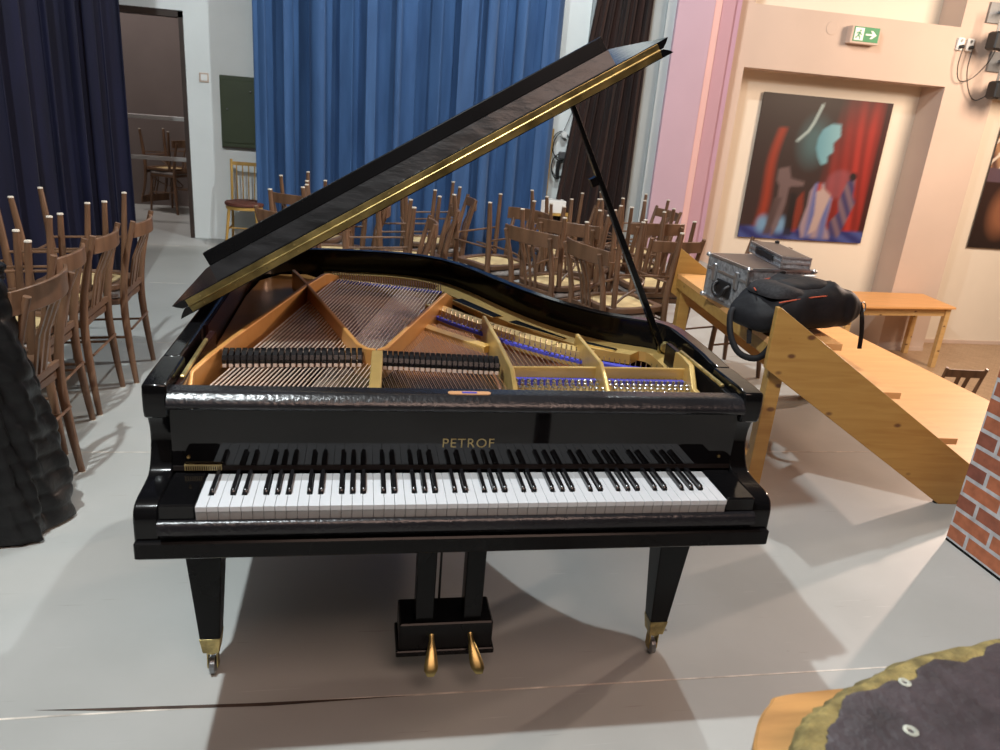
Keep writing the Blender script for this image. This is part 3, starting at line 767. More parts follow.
# ------------------------------------------------------------------ bentwood chairs
def make_chair(name, label, cat, kind='A', pad=True, wood='chair_wood'):
    t = thing(name, label, cat); W_ = M[wood]; W2 = M['chair_wood2'] if wood == 'chair_wood' else W_
    # seat ring: rounded trapezoid
    def outline(k):
        pts = []
        cor = [(-.165,-.190),(0,-.197),(.165,-.190),(.198,-.03),(.192,.12),(.105,.205),(-.105,.205),(-.192,.12),(-.198,-.03)]
        cor = [(x*k, y*k) for x, y in cor]
        return catmull(cor, 5, True)
    o1, o2 = outline(1.0), outline(.80)
    z0, z1 = .418, .448
    n = len(o1); vs = []
    for z in (z0, z1): vs += [(x,y,z) for x,y in o1]+[(x,y,z) for x,y in o2]
    fs = []
    for i in range(n):
        j = (i+1) % n
        fs += [(i,j,2*n+j,2*n+i),(n+i,3*n+i,3*n+j,n+j),(2*n+i,2*n+j,3*n+j,3*n+i),(i,n+i,n+j,j)]
    MB().add(vs, fs).build('seat_frame', W2, t, smooth=50, bevel=.004)
    o3 = outline(.83); MB().loft([[(x,y,.432) for x,y in o3],[(x,y,.446) for x,y in o3]]).build('seat_panel', M['plywood'], t)
    if pad:
        R = []
        for k, z in ((.95,.448),(1.0,.456),(.99,.468),(.93,.476)): R.append([(x,y,z) for x,y in outline(k)])
        MB().loft(R).build('seat_pad', M['seatpad'], t, smooth=50)
    for s in (-1,1):
        MB().tube([(s*.158,.150,.43),(s*.165,.165,.25),(s*.176,.182,0)], [.0165,.0165,.0125], 8).build('leg', W_, t, smooth=60)
        zt = .82 if kind == 'A' else .845
        P = catmull([(s*.188,-.232,0),(s*.179,-.212,.20),(s*.172,-.200,.42),(s*.176,-.222,.62),(s*.185,-.280,zt)], 4)
        nP = len(P)
        MB().tube(P, [.0135+.006*math.sin(PI*min(1,i/(nP-1)*1.1))*(1 if i < nP*.8 else .8) for i in range(nP)], 8).build('back_post', W_, t, smooth=60)
    if kind == 'A':   # curved plate bolted in front of the posts
        mb = MB(); R = []
        for i in range(13):
            u = -1+i/6; x = u*.225; y = -.278-.055*(1-u*u)+.038
            R.append([(x,y-.007,.762+.0*u*u),(x,y+.007,.762),(x,y+.003,.848-.006*u*u),(x,y-.010,.848-.006*u*u)])
        mb.loft(R); tr = mb.build('top_rail', W_, t, smooth=40, bevel=.003)
        if False: pass
        for s in (-1,1):
            for z in (.785,.808): pass
    else:
        mb = MB(); R = []
        for i in range(11):
            u = -1+i/5; x = u*.176; y = -.272-(.035 if kind == 'B' else 0)*(1-u*u)
            R.append([(x,y-.009,.762),(x,y+.009,.762),(x,y+.007,.83),(x,y-.009,.83)])
        mb.loft(R); mb.build('top_rail', W_, t, smooth=40, bevel=.003)
    MB().beam((-.168,-.203,.475),(.168,-.203,.475), .016, .028).build('lower_rail', W2, t, bevel=.002)
    for k, x in enumerate((-.045,0,.045) if kind == 'A' else ((-.062,0,.062) if kind == 'B' else (-.040,.040))):
        w = .016 if kind == 'A' else ((.042 if k == 1 else .018) if kind == 'B' else .036)
        yt = -.278-.055+.038 if kind == 'A' else (-.300 if kind == 'B' else -.275)
        P = [(x*.9,-.204,.485),(x,-.235,.64),(x*1.15,yt+.006,.775)]
        mb = MB(); R = [[(px-w/2,py-.005,pz),(px+w/2,py-.005,pz),(px+w/2,py+.005,pz),(px-w/2,py+.005,pz)] for px,py,pz in P]
        mb.loft(R); mb.build('slat', W_, t)
    # rods between the legs
    for s in (-1,1):
        MB().tube([(s*.172,.170,.23),(s*.178,-.22,.25)], .0065, 6).build('stretcher', M['chair_wood'] if kind=='A' else W_, t, smooth=60)
    MB().tube([(-.17,-.225,.29),(.17,-.225,.29)], .0065, 6).build('stretcher', W_, t, smooth=60)
    # bentwood brace hoop below the seat
    P = []
    for k in range(15):
        a = PI*k/14; P.append((.150*math.cos(a), .145-.29*math.sin(a)*.95, .405-.11*math.sin(a)**.6))
    if kind == 'A': MB().tube(P, .0075, 6).build('brace_hoop', W2, t, smooth=60)
    # pale glides under the feet
    for ch in [c for c in t.children if c.name.split('.')[0] in ('leg','back_post')]:
        v = min(ch.data.vertices, key=lambda q: q.co.z).co
        s = 1 if v.x > 0 else -1
        x, y = (s*.176,.182) if ch.name.startswith('leg') else (s*.188,-.232)
        MB().lathe([(.0125,-.004),(.0140,0),(.0140,.003)], (x,y,0), 8).build('foot_glide', M['cut_end'], ch)
    return t
protos = {}
def chair(x, y, deg, label, kind='A', inverted=False, pad=True, z=0, group='brown wooden chairs stored in stacks', name='bentwood_chair', tilt=0):
    key = (kind, pad and not inverted)
    a = math.radians(deg)
    # an upturned chair rests seat to seat on the one below, its back hanging over that chair's front
    if inverted: rot = (PI, 0, a); 
    else: rot = (tilt, 0, a)
    if inverted: x += -.03*math.sin(a); y += .03*math.cos(a)
    loc = (x, y, z if not inverted else z+.974)
    if key not in protos:
        t = make_chair(name, label, 'chair', kind, key[1]); t.location = loc; t.rotation_euler = rot; t.scale = (1.02,1.02,1.045); t['group'] = group; protos[key] = t; return t
    return copy_tree(protos[key], loc, rot, label, group)
def pair(x, y, deg, where, kind='A', kind2=None, dx=0, dy=0, dr=0, z=0, top=True, low=None, up=None):
    chair(x, y, deg, low or ('upright slat-backed brown chair, ' + where), kind, z=z)
    if top: chair(x+dx, y+dy, deg+dr, up or ('upturned brown chair, legs in the air, ' + where), kind2 or kind, inverted=True, z=z)
G = None
# row on the left, backs towards the piano (front faces the navy curtain)
pair(-1.66, 1.41, 88, 'first of the row behind the black coat', 'A', dy=-.02)
pair(-1.775, 1.94, 91, 'second of the row from the black coat', 'B')
pair(-1.765, 2.39, 90, 'third of the row from the black coat', 'B')
pair(-1.715, 2.83, 91, 'far end of the row by the navy curtain', 'B')
# behind the piano, left of the lid and under it
pair(-0.62, 3.60, -30, 'by the golden chair where the lid edge crosses the blue curtain', 'B', low='upright brown chair left of the lid, top rail near the golden chair', up='upturned brown wooden chair left of the lid, nearest the golden chair')
pair(-0.642, 4.469, -25, 'behind the lid', 'B', low='brown wooden chair mostly behind the lid, against the blue curtain', up='upturned chair whose leg tips rise above the lid edge before blue curtain')
pair(-0.400, 3.963, 90, 'under the lid', 'B', low='brown wooden chair glimpsed below the brass hinge left of the others', up='upturned chair with pale seat underside glimpsed lowest under the lid')
pair(-0.127, 3.275, 90, 'under the lid, closest to the rim', 'B', low='upright chair right behind the rim under the lid, slats leaning left', up='upturned chair with two pale rods right behind the rim under the lid')
pair(0.083, 3.905, 90, 'under the lid, second back', 'B', low='upright chair second behind the rim under the lid, back beside the blue curtain', up='upturned chair second behind the rim, legs cross the blue curtain')
pair(0.293, 4.564, 92, 'under the lid, third back', 'B', low='upright chair third behind the rim, closest to the blue curtain folds', up='upturned chair third behind the rim, tallest leg tip left of the curtain gap')
# right of centre
pair(0.714, 3.829, 122, 'behind the curved-back chair at mid stage', 'A', dx=-.03, dy=.03, low='brown wooden chair behind the curved-back one, seat edge over the rim bend', up='upturned chair with wide pale underside over the rim bend before the blue curtain')
pair(0.965, 3.26, -55, 'left of the two backs turned to the piano', 'A', low='chair with curved slatted back turned to the piano, left one of two', up='upturned chair stacked on the left curved-back chair before the curtain gap')
pair(1.245, 2.77, -74, 'right of the two backs turned to the piano', 'A', low='chair with curved slatted back turned to the piano, nearest the prop stick', up='upturned chair with pale underside and bent hoop beside the prop stick')
pair(1.25, 3.72, -36, 'in front of the dark brown curtain', 'A', low='brown chair with curved top rail right before the dark brown curtain', up='upturned chair whose crossed legs stand before the dark brown curtain')
pair(1.325, 4.325, 95, 'deepest by the dark brown curtain', 'B', low='hidden brown chair deepest beside the gap between blue and brown curtains', up='upturned chair deepest beside the gap between blue and brown curtains')
pair(1.66, 3.32, 8, 'beside the wooden steps', 'B', low='chair with broad central slat right beside the raised end of the steps', up='upturned chair on the broad-slatted chair beside the steps')
pair(1.77, 3.96, 12, 'before the pink wall', 'A', low='chair with wide plain top rail standing before the pink wall', up='upturned chair with leg tips against the pink wall, nearer one')
pair(1.974, 4.564, 100, 'before the pink wall, rear one', 'B', low='rear brown chair below the grey strip beside the pink wall', up='upturned rear chair with the tallest leg tip against the pink wall')
pair(2.10, 3.06, 100, 'behind the raised end of the steps', 'B', top=False, low='single dark chair seen only as legs below the steps board')
# store room beyond the doorway
pair(-2.62, 8.70, 60, 'in the dark room', 'A', low='dark brown chair standing in the unlit room behind the doorway', up='upturned dark chair stacked in the unlit room behind the doorway')
# hall chair
h = make_chair('wooden_chair', 'brown wooden chair down in the hall between orange platform and brick panel', 'chair', 'C', False)
h.scale = (1.02,1.02,1.045); h.location = (4.94, 4.20, HZ); h.rotation_euler = (0,0,math.radians(-4))

# golden spindle chair
gt = thing('spindle_chair', 'golden wooden spindle-back chair with red-brown round seat by the white wall', 'chair', (-1.44,6.55,0), math.radians(176))
YW = M['yellow_wood']
MB().lathe([(.175,.435),(.195,.44),(.20,.452),(.195,.468),(.16,.476)], (0,0,0), 24).build('seat', M['red_seat'], gt, smooth=50)
MB().lathe([(.17,.40),(.188,.405),(.188,.432),(.17,.437)], (0,0,0), 24).build('seat_ring', YW, gt, smooth=40)
for sx in (-1,1):
    MB().tube([(sx*.13,.13,.41),(sx*.17,.17,0)], [.017,.012], 8).build('leg', YW, gt, smooth=60)
    MB().tube(catmull([(sx*.18,-.20,0),(sx*.165,-.17,.42),(sx*.17,-.21,.86)],4), .014, 8).build('back_post', YW, gt, smooth=60)
MB().beam((-.17,-.205,.82),(.17,-.205,.82), .018, .035).build('top_rail', YW, gt, bevel=.003)
for k in range(5): MB().tube([(-.11+.055*k,-.17,.45),(-.12+.06*k,-.205,.81)], .0065, 6).build('spindle', YW, gt, smooth=60)
for s in (-1,1): MB().tube([(s*.155,.155,.20),(s*.172,-.19,.20)], .008, 6).build('stretcher', YW, gt, smooth=60)
MB().tube([(-.16,0,.20),(.16,0,.20)], .008, 6).build('stretcher', YW, gt, smooth=60)

# ------------------------------------------------------------------ back wall items
t = thing('wall_cabinet', 'dark green metal cabinet door set in the white wall left of the blue curtain', 'cabinet', (-1.51,6.98,.96))
MB().rbox((-.20,-.02,0),(.26,.02,.69),.004).build('frame', M['green_door'], t)
MB().rbox((-.18,-.03,.045),(.24,-.02,.65),.003).build('door', M['green_door'], t)
MB().box((-.20,-.025,-.012),(.26,.02,0)).build('sill', M['brown_frame'], t)
for x, z in ((.10,.55),(-.13,.37)): MB().lathe([(.012,0),(.012,-.012),(.006,-.02)], (x,-.03,z), 10, 'y').build('lock', M['steel'], t)
t = thing('light_switch', 'square beige light switch on white wall between doorway and green cabinet', 'switch', (-1.86,7.0,1.61))
MB().rbox((-.045,-.012,-.045),(.045,0,.045),.004).build('plate', M['beige'], t)
MB().rbox((-.03,-.017,-.03),(.03,-.011,.03),.003).build('rocker', M['white'], t)
t = thing('low_table', 'low yellow wooden table in the gap between blue and brown curtains', 'table', (1.80,6.76,0))
MB().rbox((-.20,-.16,.50),(.16,.17,.525),.004).build('tabletop', YW, t)
for sx in (-.18,.14):
    for sy in (-.13,.14): MB().beam((sx,sy,0),(sx,sy,.50),.03,.03).build('leg', YW, t)
MB().rbox((1.60,6.62,.526),(1.90,6.86,.66),.006).build('storage_box', M['white'], label='white box on the low yellow table between the curtains', cat='box')
MB().beam((1.725,6.95,0),(1.75,6.96,1.39),.045,.02).build('wooden_post', YW, bevel=.003, label='upright yellow wooden lath leaning beside the blue curtain edge', cat='post')
t = thing('cable_coil', 'coiled black cables with small grey device hung on wall between the curtains', 'cable', (1.855,6.95,1.06))
mb = MB()
for k, (r1, r2, cz, cx) in enumerate(((.10,.14,.17,0),(.094,.15,.15,.008),(.085,.12,-.05,.0),(.078,.13,-.06,-.01))):
    mb.tube([(cx+r1*math.cos(2*PI*i/24), -.01*k, cz+r2*math.sin(2*PI*i/24)) for i in range(25)], .006, 6)
mb.tube([(.02,0,.32),(.10,-.01,.55),(.14,0,.85)], .004, 5)
mb.build('coil', M['cable'], t, smooth=60)
MB().rbox((-.02,-.05,.02),(.11,.0,.10),.01).build('device', M['steel_grey'], t)
MB().rbox((-.03,-.03,-.20),(.01,.0,.0),.006).build('adapter', M['blackplastic'], t)
MB().lathe([(.03,-.03),(.035,-.01),(.03,.03)], (.02,-.01,.28), 12, 'y').build('plug', M['white'], t)
# rails in the back room
for k, z in enumerate((1.13,.69)):
    t = MB().rbox((-4.1,7.90,z),(-1.21,7.94,z+.045),.004).build('wall_bar', M['grey_rail'], label=('upper' if k == 0 else 'lower')+' grey horizontal bar across the unlit room behind the doorway', cat='bar', group='bars in the unlit room')

# ------------------------------------------------------------------ hall items
def painted_panel(name, w, h, fn, nx=150, nz=150):
    mb = MB(); vs = []; cols = []
    for j in range(nz):
        for i in range(nx):
            u, v = i/(nx-1), j/(nz-1); vs.append((u*w, 0, v*h)); cols.append(fn(u, v))
    n0 = len(vs)
    fs = [(j*nx+i, j*nx+i+1, (j+1)*nx+i+1, (j+1)*nx+i) for j in range(nz-1) for i in range(nx-1)]
    mb.add(vs, fs)
    back = [(0,.012,0),(w,.012,0),(w,.012,h),(0,.012,h)]
    mb.add(back+[(0,0,0),(w,0,0),(w,0,h),(0,0,h)], [(3,2,1,0),(4,5,1,0),(5,6,2,1),(6,7,3,2),(7,4,0,3)])
    m, nt, b = nodemat(name+'_print'); b.inputs['Roughness'].default_value = .45
    at = nt.nodes.new('ShaderNodeAttribute'); at.attribute_name = 'print'; nt.links.new(at.outputs['Color'], b.inputs['Base Color'])
    o = mb.build(name, m, solid=0)
    ca = o.data.color_attributes.new('print', 'FLOAT_COLOR', 'POINT')
    for k in range(len(o.data.vertices)):
        c = cols[k] if k < n0 else (.03,.02,.02)
        ca.data[k].color = (*c, 1)
    return o
def mixc(a, b, t): t = max(0,min(1,t)); return tuple(x+(y-x)*t for x, y in zip(a, b))
def inpoly(u, v, P):
    c = False; j = len(P)-1
    for i in range(len(P)):
        if (P[i][1] > v) != (P[j][1] > v) and u < (P[j][0]-P[i][0])*(v-P[i][1])/(P[j][1]-P[i][1])+P[i][0]: c = not c
        j = i
    return c
def blob(u, v, cx, cy, rx, ry): return 1-math.hypot((u-cx)/rx, (v-cy)/ry)
def banner(u, v):
    w = 1-v
    c = mixc((.035,.018,.014),(.06,.03,.03), w)
    # red drapes right side
    f = .5+.5*math.sin(u*55+3*math.sin(v*3+u*6))
    f2 = .5+.5*math.sin(u*23+1)
    red = mixc((.16,.012,.010),(.62,.045,.030), .25+.55*f*f2+.2*f)
    k = max(0,min(1,(u-(.50+.10*v))/.14)); k *= 1-.55*max(0,(v-.8)/.2)
    c = mixc(c, red, k)
    if u > .955: c = mixc(c, (.03,.01,.01), .85)
    # red strip on the left
    e_ = .12+.02*math.sin(v*8)+.10*v
    if v < .78 and abs(u-e_) < .035+.02*(1-v): c = mixc(c, (.55,.06,.02), .85*(1-abs(u-e_)/.06))
    # blue stage floor
    if v < .085: c = mixc((.03,.035,.20),(.09,.13,.42), .5+.5*math.sin(u*30+v*60))
    for cx in (.17,.31):
        b = blob(u, v, cx, .105, .065, .085)
        if b > 0: c = mixc(c, (.25,.48,.75), min(1,b*1.6))
    # glow in the centre
    b = blob(u, v, .45, .70, .16, .22)
    if b > 0: c = mixc(c, (.10,.22,.24), min(.75,b))
    # pale blue plain profile
    P = [(.50,.79),(.56,.83),(.63,.83),(.645,.75),(.60,.70),(.615,.64),(.575,.61),(.585,.565),(.54,.545),(.50,.60),(.475,.66),(.475,.73)]
    if inpoly(u, v, P): c = mixc((.16,.44,.55),(.36,.68,.76), (u-.46)/.2)
    # white jagged streak of light
    for (a0,b0),(a1,b1) in (((.46,.95),(.42,.83)),((.42,.83),(.39,.77)),((.39,.77),(.32,.70))):
        t = max(0,min(1,((u-a0)*(a1-a0)+(v-b0)*(b1-b0))/((a1-a0)**2+(b1-b0)**2)))
        d = math.hypot(u-a0-t*(a1-a0), v-b0-t*(b1-b0))
        if d < .009: c = (.62,.78,.76)
    # figures
    if inpoly(u, v, [(.22,.50),(.30,.52),(.33,.44),(.44,.42),(.44,.39),(.33,.38),(.325,.25),(.30,.10),(.27,.02),(.25,.02),(.255,.22),(.25,.38),(.22,.42)]): c = mixc(c, (.24,.16,.16), .9)
    if inpoly(u, v, [(.23,.30),(.29,.30),(.24,.03),(.19,.03)]): c = mixc(c, (.13,.08,.08), .9)
    if inpoly(u, v, [(.53,.42),(.60,.42),(.62,.36),(.69,.32),(.68,.12),(.74,.02),(.50,.02),(.47,.10),(.50,.26),(.50,.36)]): c = mixc((.50,.36,.40),(.16,.20,.50), .5+.5*math.sin(u*60))
    if inpoly(u, v, [(.55,.36),(.58,.40),(.67,.34),(.61,.08),(.55,.04),(.57,.20)]): c = (.68,.50,.46)
    if inpoly(u, v, [(.55,.42),(.58,.42),(.585,.37),(.55,.36)]): c = (.55,.09,.07)
    b = blob(u, v, .72, .42, .13, .12)
    if b > 0: c = mixc(c, (.50,.22,.28), min(.30,b))
    if inpoly(u, v, [(.78,.45),(.84,.46),(.85,.34),(.88,.30),(.84,.16),(.80,.03),(.72,.06),(.70,.14),(.76,.22),(.74,.30)]): c = mixc((.05,.045,.17),(.35,.22,.24), .4+.4*math.sin(u*70+v*40))
    if blob(u, v, .815, .48, .03, .03) > 0: c = (.02,.012,.015)
    if inpoly(u, v, [(.41,.30),(.45,.36),(.47,.22),(.45,.06),(.41,.06)]): c = mixc(c, (.40,.05,.02), .7)
    if inpoly(u, v, [(.35,.34),(.40,.34),(.42,.03),(.35,.03)]): c = mixc(c, (.015,.01,.012), .85)
    return c
def muted(fn):
    J = [(random.uniform(-.011,.011), random.uniform(-.011,.011)) for _ in range(9)]
    def g(u, v):
        c = [0,0,0]
        for du, dv in J:
            q = fn(u+du, v+dv); c = [a+b/9 for a, b in zip(c, q)]
        return tuple(x*.60 for x in c)
    return g
o = painted_panel('banner_print', 1.77, 1.76, muted(banner), 170, 170); o.location = (4.49,7.625,.235)
o['label'] = 'large square print of red drapes, pale profile and stage figures in the niche'; o['category'] = 'picture'
def banner2(u, v):
    c = mixc((.018,.010,.008),(.05,.02,.015), v)
    b = blob(u, v, .22, .28, .16, .24)
    if b > 0: c = mixc(c, (.30,.12,.06), min(.8,b*1.3))
    if v > .60:
        c = mixc((.40,.22,.12),(.10,.05,.04), .5+.5*math.sin(u*60+v*30))
        if abs(math.sin(u*26-v*22)) > .93: c = (.7,.6,.5)
    elif v > .50: c = mixc(c, (.14,.09,.12), .7)
    return c
o = painted_panel('banner_print', 1.77, 1.76, banner2, 100, 100); o.location = (7.89,7.625,.265)
o['label'] = 'dark brown print cut by the right picture edge, beyond the beige pillar'; o['category'] = 'picture'
# exit sign
t = thing('exit_sign', 'green and white emergency exit sign with running figure above the niche', 'sign', (5.20,7.25,2.60))
MB().rbox((-.03,-.10,-.025),(.34,0,.16),.006).build('housing', M['beige'], t)
MB().box((0.0,-.104,0),(.32,-.100,.155)).build('panel', M['exit_green'], t)
MB().box((.012,-.106,.012),(.125,-.104,.143)).build('door_symbol', M['exit_white'], t)
mb = MB()
def flat(P): mb.add([(x,-.108,z) for x,z in P]+[(x,-.106,z) for x,z in P], [tuple(range(len(P))), tuple(reversed(range(len(P),2*len(P))))]+[(i,(i+1)%len(P),len(P)+(i+1)%len(P),len(P)+i) for i in range(len(P))])
flat([(.066,.118),(.078,.126),(.088,.118),(.086,.106),(.070,.106)])
flat([(.045,.098),(.080,.104),(.088,.082),(.102,.080),(.102,.070),(.082,.070),(.078,.088),(.072,.064),(.088,.048),(.088,.022),(.078,.022),(.076,.044),(.056,.056),(.042,.034),(.022,.034),(.022,.044),(.036,.046),(.052,.070),(.058,.090),(.048,.088),(.040,.074),(.030,.078)])
mb.build('running_figure', M['exit_green'], t)
mb = MB(); flat([(.150,.068),(.235,.068),(.205,.035),(.235,.035),(.290,.0775),(.235,.120),(.205,.120),(.235,.087),(.150,.087)])
mb.build('arrow', M['exit_white'], t)
MB().lathe([(.075,0),(.075,-.004),(.07,-.006),(0.001,-.006)], (4.98,7.25,2.72), 24, 'y').build('wall_cover_plate', M['beige'], label='round blank beige cover plate on wall left of exit sign', cat='cover plate')
# sockets and cables
for k, (x, w) in enumerate(((6.66,'left'),(6.79,'right'))):
    t = thing('wall_socket', w+' of the two white sockets beside the exit sign wall spotlights', 'socket', (x,7.25,2.70), group='two white sockets')
    MB().rbox((-.045,-.03,-.07),(.045,0,.07),.008).build('plate', M['white'], t)
    MB().lathe([(.022,-.002),(.022,-.05),(.012,-.06)], (0,-.028,-.03), 12, 'y').build('plug', M['blackplastic'], t)
    MB().lathe([(.018,0),(.018,-.004),(.012,-.002)], (0,-.03,.035), 12, 'y').build('outlet_hole', M['steel_grey'], t)
P = catmull([(6.66,7.17,2.66),(6.66,7.18,2.45),(6.74,7.19,2.30),(6.90,7.19,2.34),(7.0,7.12,2.52),(7.02,7.08,2.66)], 8)
MB().tube(P, .006, 6).build('power_cable', M['cable'], smooth=60, label='thin black cable looping from left socket up to the upper spotlight', cat='cable')
P = catmull([(6.79,7.17,2.66),(6.80,7.18,2.42),(6.90,7.19,2.20),(7.03,7.19,2.10),(7.16,7.12,2.20)], 8)
MB().tube(P, .006, 6).build('power_cable', M['cable'], smooth=60, label='thin black cable looping from right socket to the lower spotlight', cat='cable')
for k, (x, z, w) in enumerate(((7.00,2.76,'upper'),(7.18,2.24,'lower'))):
    t = thing('spotlight', w+' black stage spotlight on metal bracket at the right picture edge', 'spotlight', (x,7.0,z), group='wall spotlights')
    mb = MB(); mb.lathe([(.02,.16),(.09,.14),(.12,.05),(.12,-.10),(.13,-.10),(.13,-.13),(.10,-.13),(.095,-.11),(.001,-.11)], (0.06,0,0), 20, 'y'); mb.build('lamp_housing', M['blackplastic'], t, smooth=40)
    MB().rbox((-.16,-.10,-.12),(-.06,.06,.08),.02).build('driver_box', M['blackplastic'], t)
    MB().lathe([(.09,0),(.09,-.008),(.001,-.012)], (.06,-.112,0), 20, 'y').build('lens', M['steel_grey'], t)
    mb = MB(); mb.beam((-.09,.0,0),(-.09,.0,.32),.03,.008); mb.beam((.21,.0,0),(.21,.0,.32),.03,.008); mb.beam((-.09,.0,.32),(.21,.0,.32),.03,.008); mb.beam((.06,0,.32),(.06,.25,.32),.04,.03); mb.box((-.08,.22,.20),(.20,.25,.42))
    mb.build('bracket', M['steel_grey'], t)
# hall table
t = thing('hall_table', 'orange-topped wooden table standing in the hall below the stage by the wall', 'table', (0,0,0))
TZ = -.345
MB().loft([[(5.42,7.17,TZ),(5.42,6.36,TZ),(6.98,6.50,TZ),(7.06,7.22,TZ)],[(5.42,7.17,TZ+.025),(5.42,6.36,TZ+.025),(6.98,6.50,TZ+.025),(7.06,7.22,TZ+.025)]]).build('tabletop', M['laminate'], t, bevel=.003)
cs = [(5.49,6.44),(6.91,6.56),(6.95,7.14),(5.49,7.11)]
for x, y in cs: MB().beam((x,y,HZ),(x,y,TZ),.065,.065,up=(0,1,0)).build('leg', M['pine_pale'], t, bevel=.003)
for i in range(4): a_, b_ = cs[i], cs[(i+1)%4]; MB().beam((a_[0],a_[1],TZ-.05),(b_[0],b_[1],TZ-.05),.022,.10).build('apron', M['pine_pale'], t)

# ------------------------------------------------------------------ portable steps
T = thing('portable_steps', 'wide pine step unit with sloping side boards and one raised end', 'steps', (0,0,0))
def xz(poly, y0, y1, name, m='pine'):
    return MB().prism(poly, 'y', y0, y1).build(name, M[m], T, bevel=.003)
SP = [(1.430,.890),(1.430,.620),(2.405,0.0),(2.56,0.0),(2.56,.165)]
SP[0] = (1.430,.893); 
side = [(1.43,.893),(1.445,.893),(2.56,.172),(2.56,0),(2.405,0),(1.43,.625)]
xz(side, 1.300, 1.330, 'side_board'); xz(side, 2.66, 2.69, 'side_board')
for x0_, x1_, z in ((1.455,1.768,.742),(1.755,2.095,.532),(2.085,2.430,.322)):
    MB().box((x0_,1.331,z-.030),(x1_,2.659,z)).build('tread', M['laminate'], T, bevel=.002)
MB().box((1.455,1.331,.655),(1.478,2.659,.712)).build('end_rail', M['pine'], T, bevel=.002)
for y in (1.335,2.60):
    MB().box((1.470,y,0),(1.535,y+.058,.712)).build('leg', M['pine'], T, bevel=.003)
MB().box((1.478,1.393,.10),(1.512,2.60,.165)).build('foot_brace', M['pine'], T, bevel=.002)
MB().lathe([(.012,0),(.012,.006)], (2.40,1.315,0), 8).build('foot', M['blackplastic'], T)

ra = math.radians(-4.6); pv = Vector((1.43,1.30,0)); T.rotation_euler = (0,0,ra); T.location = pv - Matrix.Rotation(ra,4,'Z') @ pv
# cases on the top tread
def rotz(pts, a): c, s = math.cos(a), math.sin(a); return [(x*c-y*s, x*s+y*c) for x, y in pts]
def flightcase(name, label, loc, ang, w, d, h, small=False):
    t = thing(name, label, 'case', loc, ang)
    MB().box((.004,.004,.004),(w-.004,d-.004,h-.004)).build('shell', M['case_side'], t)
    mb = MB(); b = .012 if not small else .008
    for x in (0,w-b):
        for y in (0,d-b): mb.rbox((x,y,0),(x+b,y+b,h),.002)
    zs = [0,h-b] + ([h*.66] if not small else [h*.5-b/2])
    for z in zs:
        for y in (-.0005,d-b+.0005): mb.box((0,y,z),(w,y+b,z+b))
        for x in (-.0005,w-b+.0005): mb.box((x,0,z),(x+b,d,z+b))
    mb.build('edge_profile', M['alu'], t)
    MB().rbox((b,b,h-.006),(w-b,d-b,h+.001),.001).build('top_panel', M['case_dark'], t)
    mb = MB()
    for x in (0,w):
        for y in (0,d):
            for z in (.008,h-.008): mb.rbox((x-.012,y-.012,z-.012),(x+.012,y+.012,z+.012),.007)
    if not small: mb.build('corner', M['alu'], t, smooth=60)
    return t
ang = math.atan2(.06,.36)
t = flightcase('flight_case', 'silver aluminium case with black handle on the steps top tread', (1.510,1.740,.7445), ang-.08, .355, .375, .222)
for y in (.085,.29):
    MB().rbox((-.012,y-.014,.10),(0,y+.014,.185),.003).build('latch', M['alu'], t, bevel=.002)
hp = [(-.004,.135,.10),(-.026,.14,.085),(-.03,.155,.055),(-.03,.19,.042),(-.03,.225,.055),(-.026,.24,.085),(-.004,.245,.10)]
MB().tube(catmull(hp,4), .010, 8).build('handle', M['blackplastic'], t, smooth=60)
MB().rbox((-.006,.125,.04),(0.0,.255,.118),.003).build('handle_plate', M['blackplastic'], t)
MB().rbox((.13,-.012,.10),(.235,0,.125),.004).build('front_handle', M['alu'], t)
MB().rbox((.165,-.014,.19),(.19,0,.215),.003).build('latch', M['blackplastic'], t)
t = flightcase('slim_case', 'slim silver and brown case lying on top of the larger aluminium case', (1.672,1.755,.970), -.13, .145, .43, .058, True)
MB().rbox((-.006,.10,.015),(0,.33,.045),.003).build('carry_handle', M['blackplastic'], t)
MB().lathe([(.012,0),(.012,.012),(.001,.016)], (.13,.40,.058), 10).build('knob', M['blackplastic'], t)

# backpack lying on the steps against the near side board
BPk = thing('backpack', 'black backpack lying on the steps beside the silver case, strap hanging down', 'backpack', (1.655,1.55,.845), math.radians(14))
def pack_fn(u, v):
    a = 2*PI*u; b = -PI/2+PI*v
    cx = math.copysign(abs(math.cos(a))**.5, math.cos(a)); sy = math.copysign(abs(math.sin(a))**.5, math.sin(a))
    cb = max(0,math.cos(b))**.34; sb = math.copysign(abs(math.sin(b))**.75, math.sin(b))
    hx = .298; hy = .170; hz = .098
    x = hx*cx*cb; y = hy*sy*cb
    top = .80+.28*math.exp(-((x-.05)/.2)**2)
    z = hz*sb*(top if sb > 0 else .85)
    # taper to the handle end (left)
    k = 1-.22*max(0,(-x-.12)/.17)
    y *= k; z = z*k - (.018 if x < -.1 else 0)*0
    z += (.012*math.sin(x*24+y*9) + .007*math.sin(x*47-y*31) + .005*abs(math.sin(x*70+y*60)))*max(0,sb)
    y += .006*math.sin(x*60)*cb; z -= .05*max(0,(-x-.05)/.25)
    return (x, y, z+.005)
mb = MB(); mb.grid(pack_fn, 64, 30, True); mb.build('main_body', M['packcloth'], BPk, smooth=70)
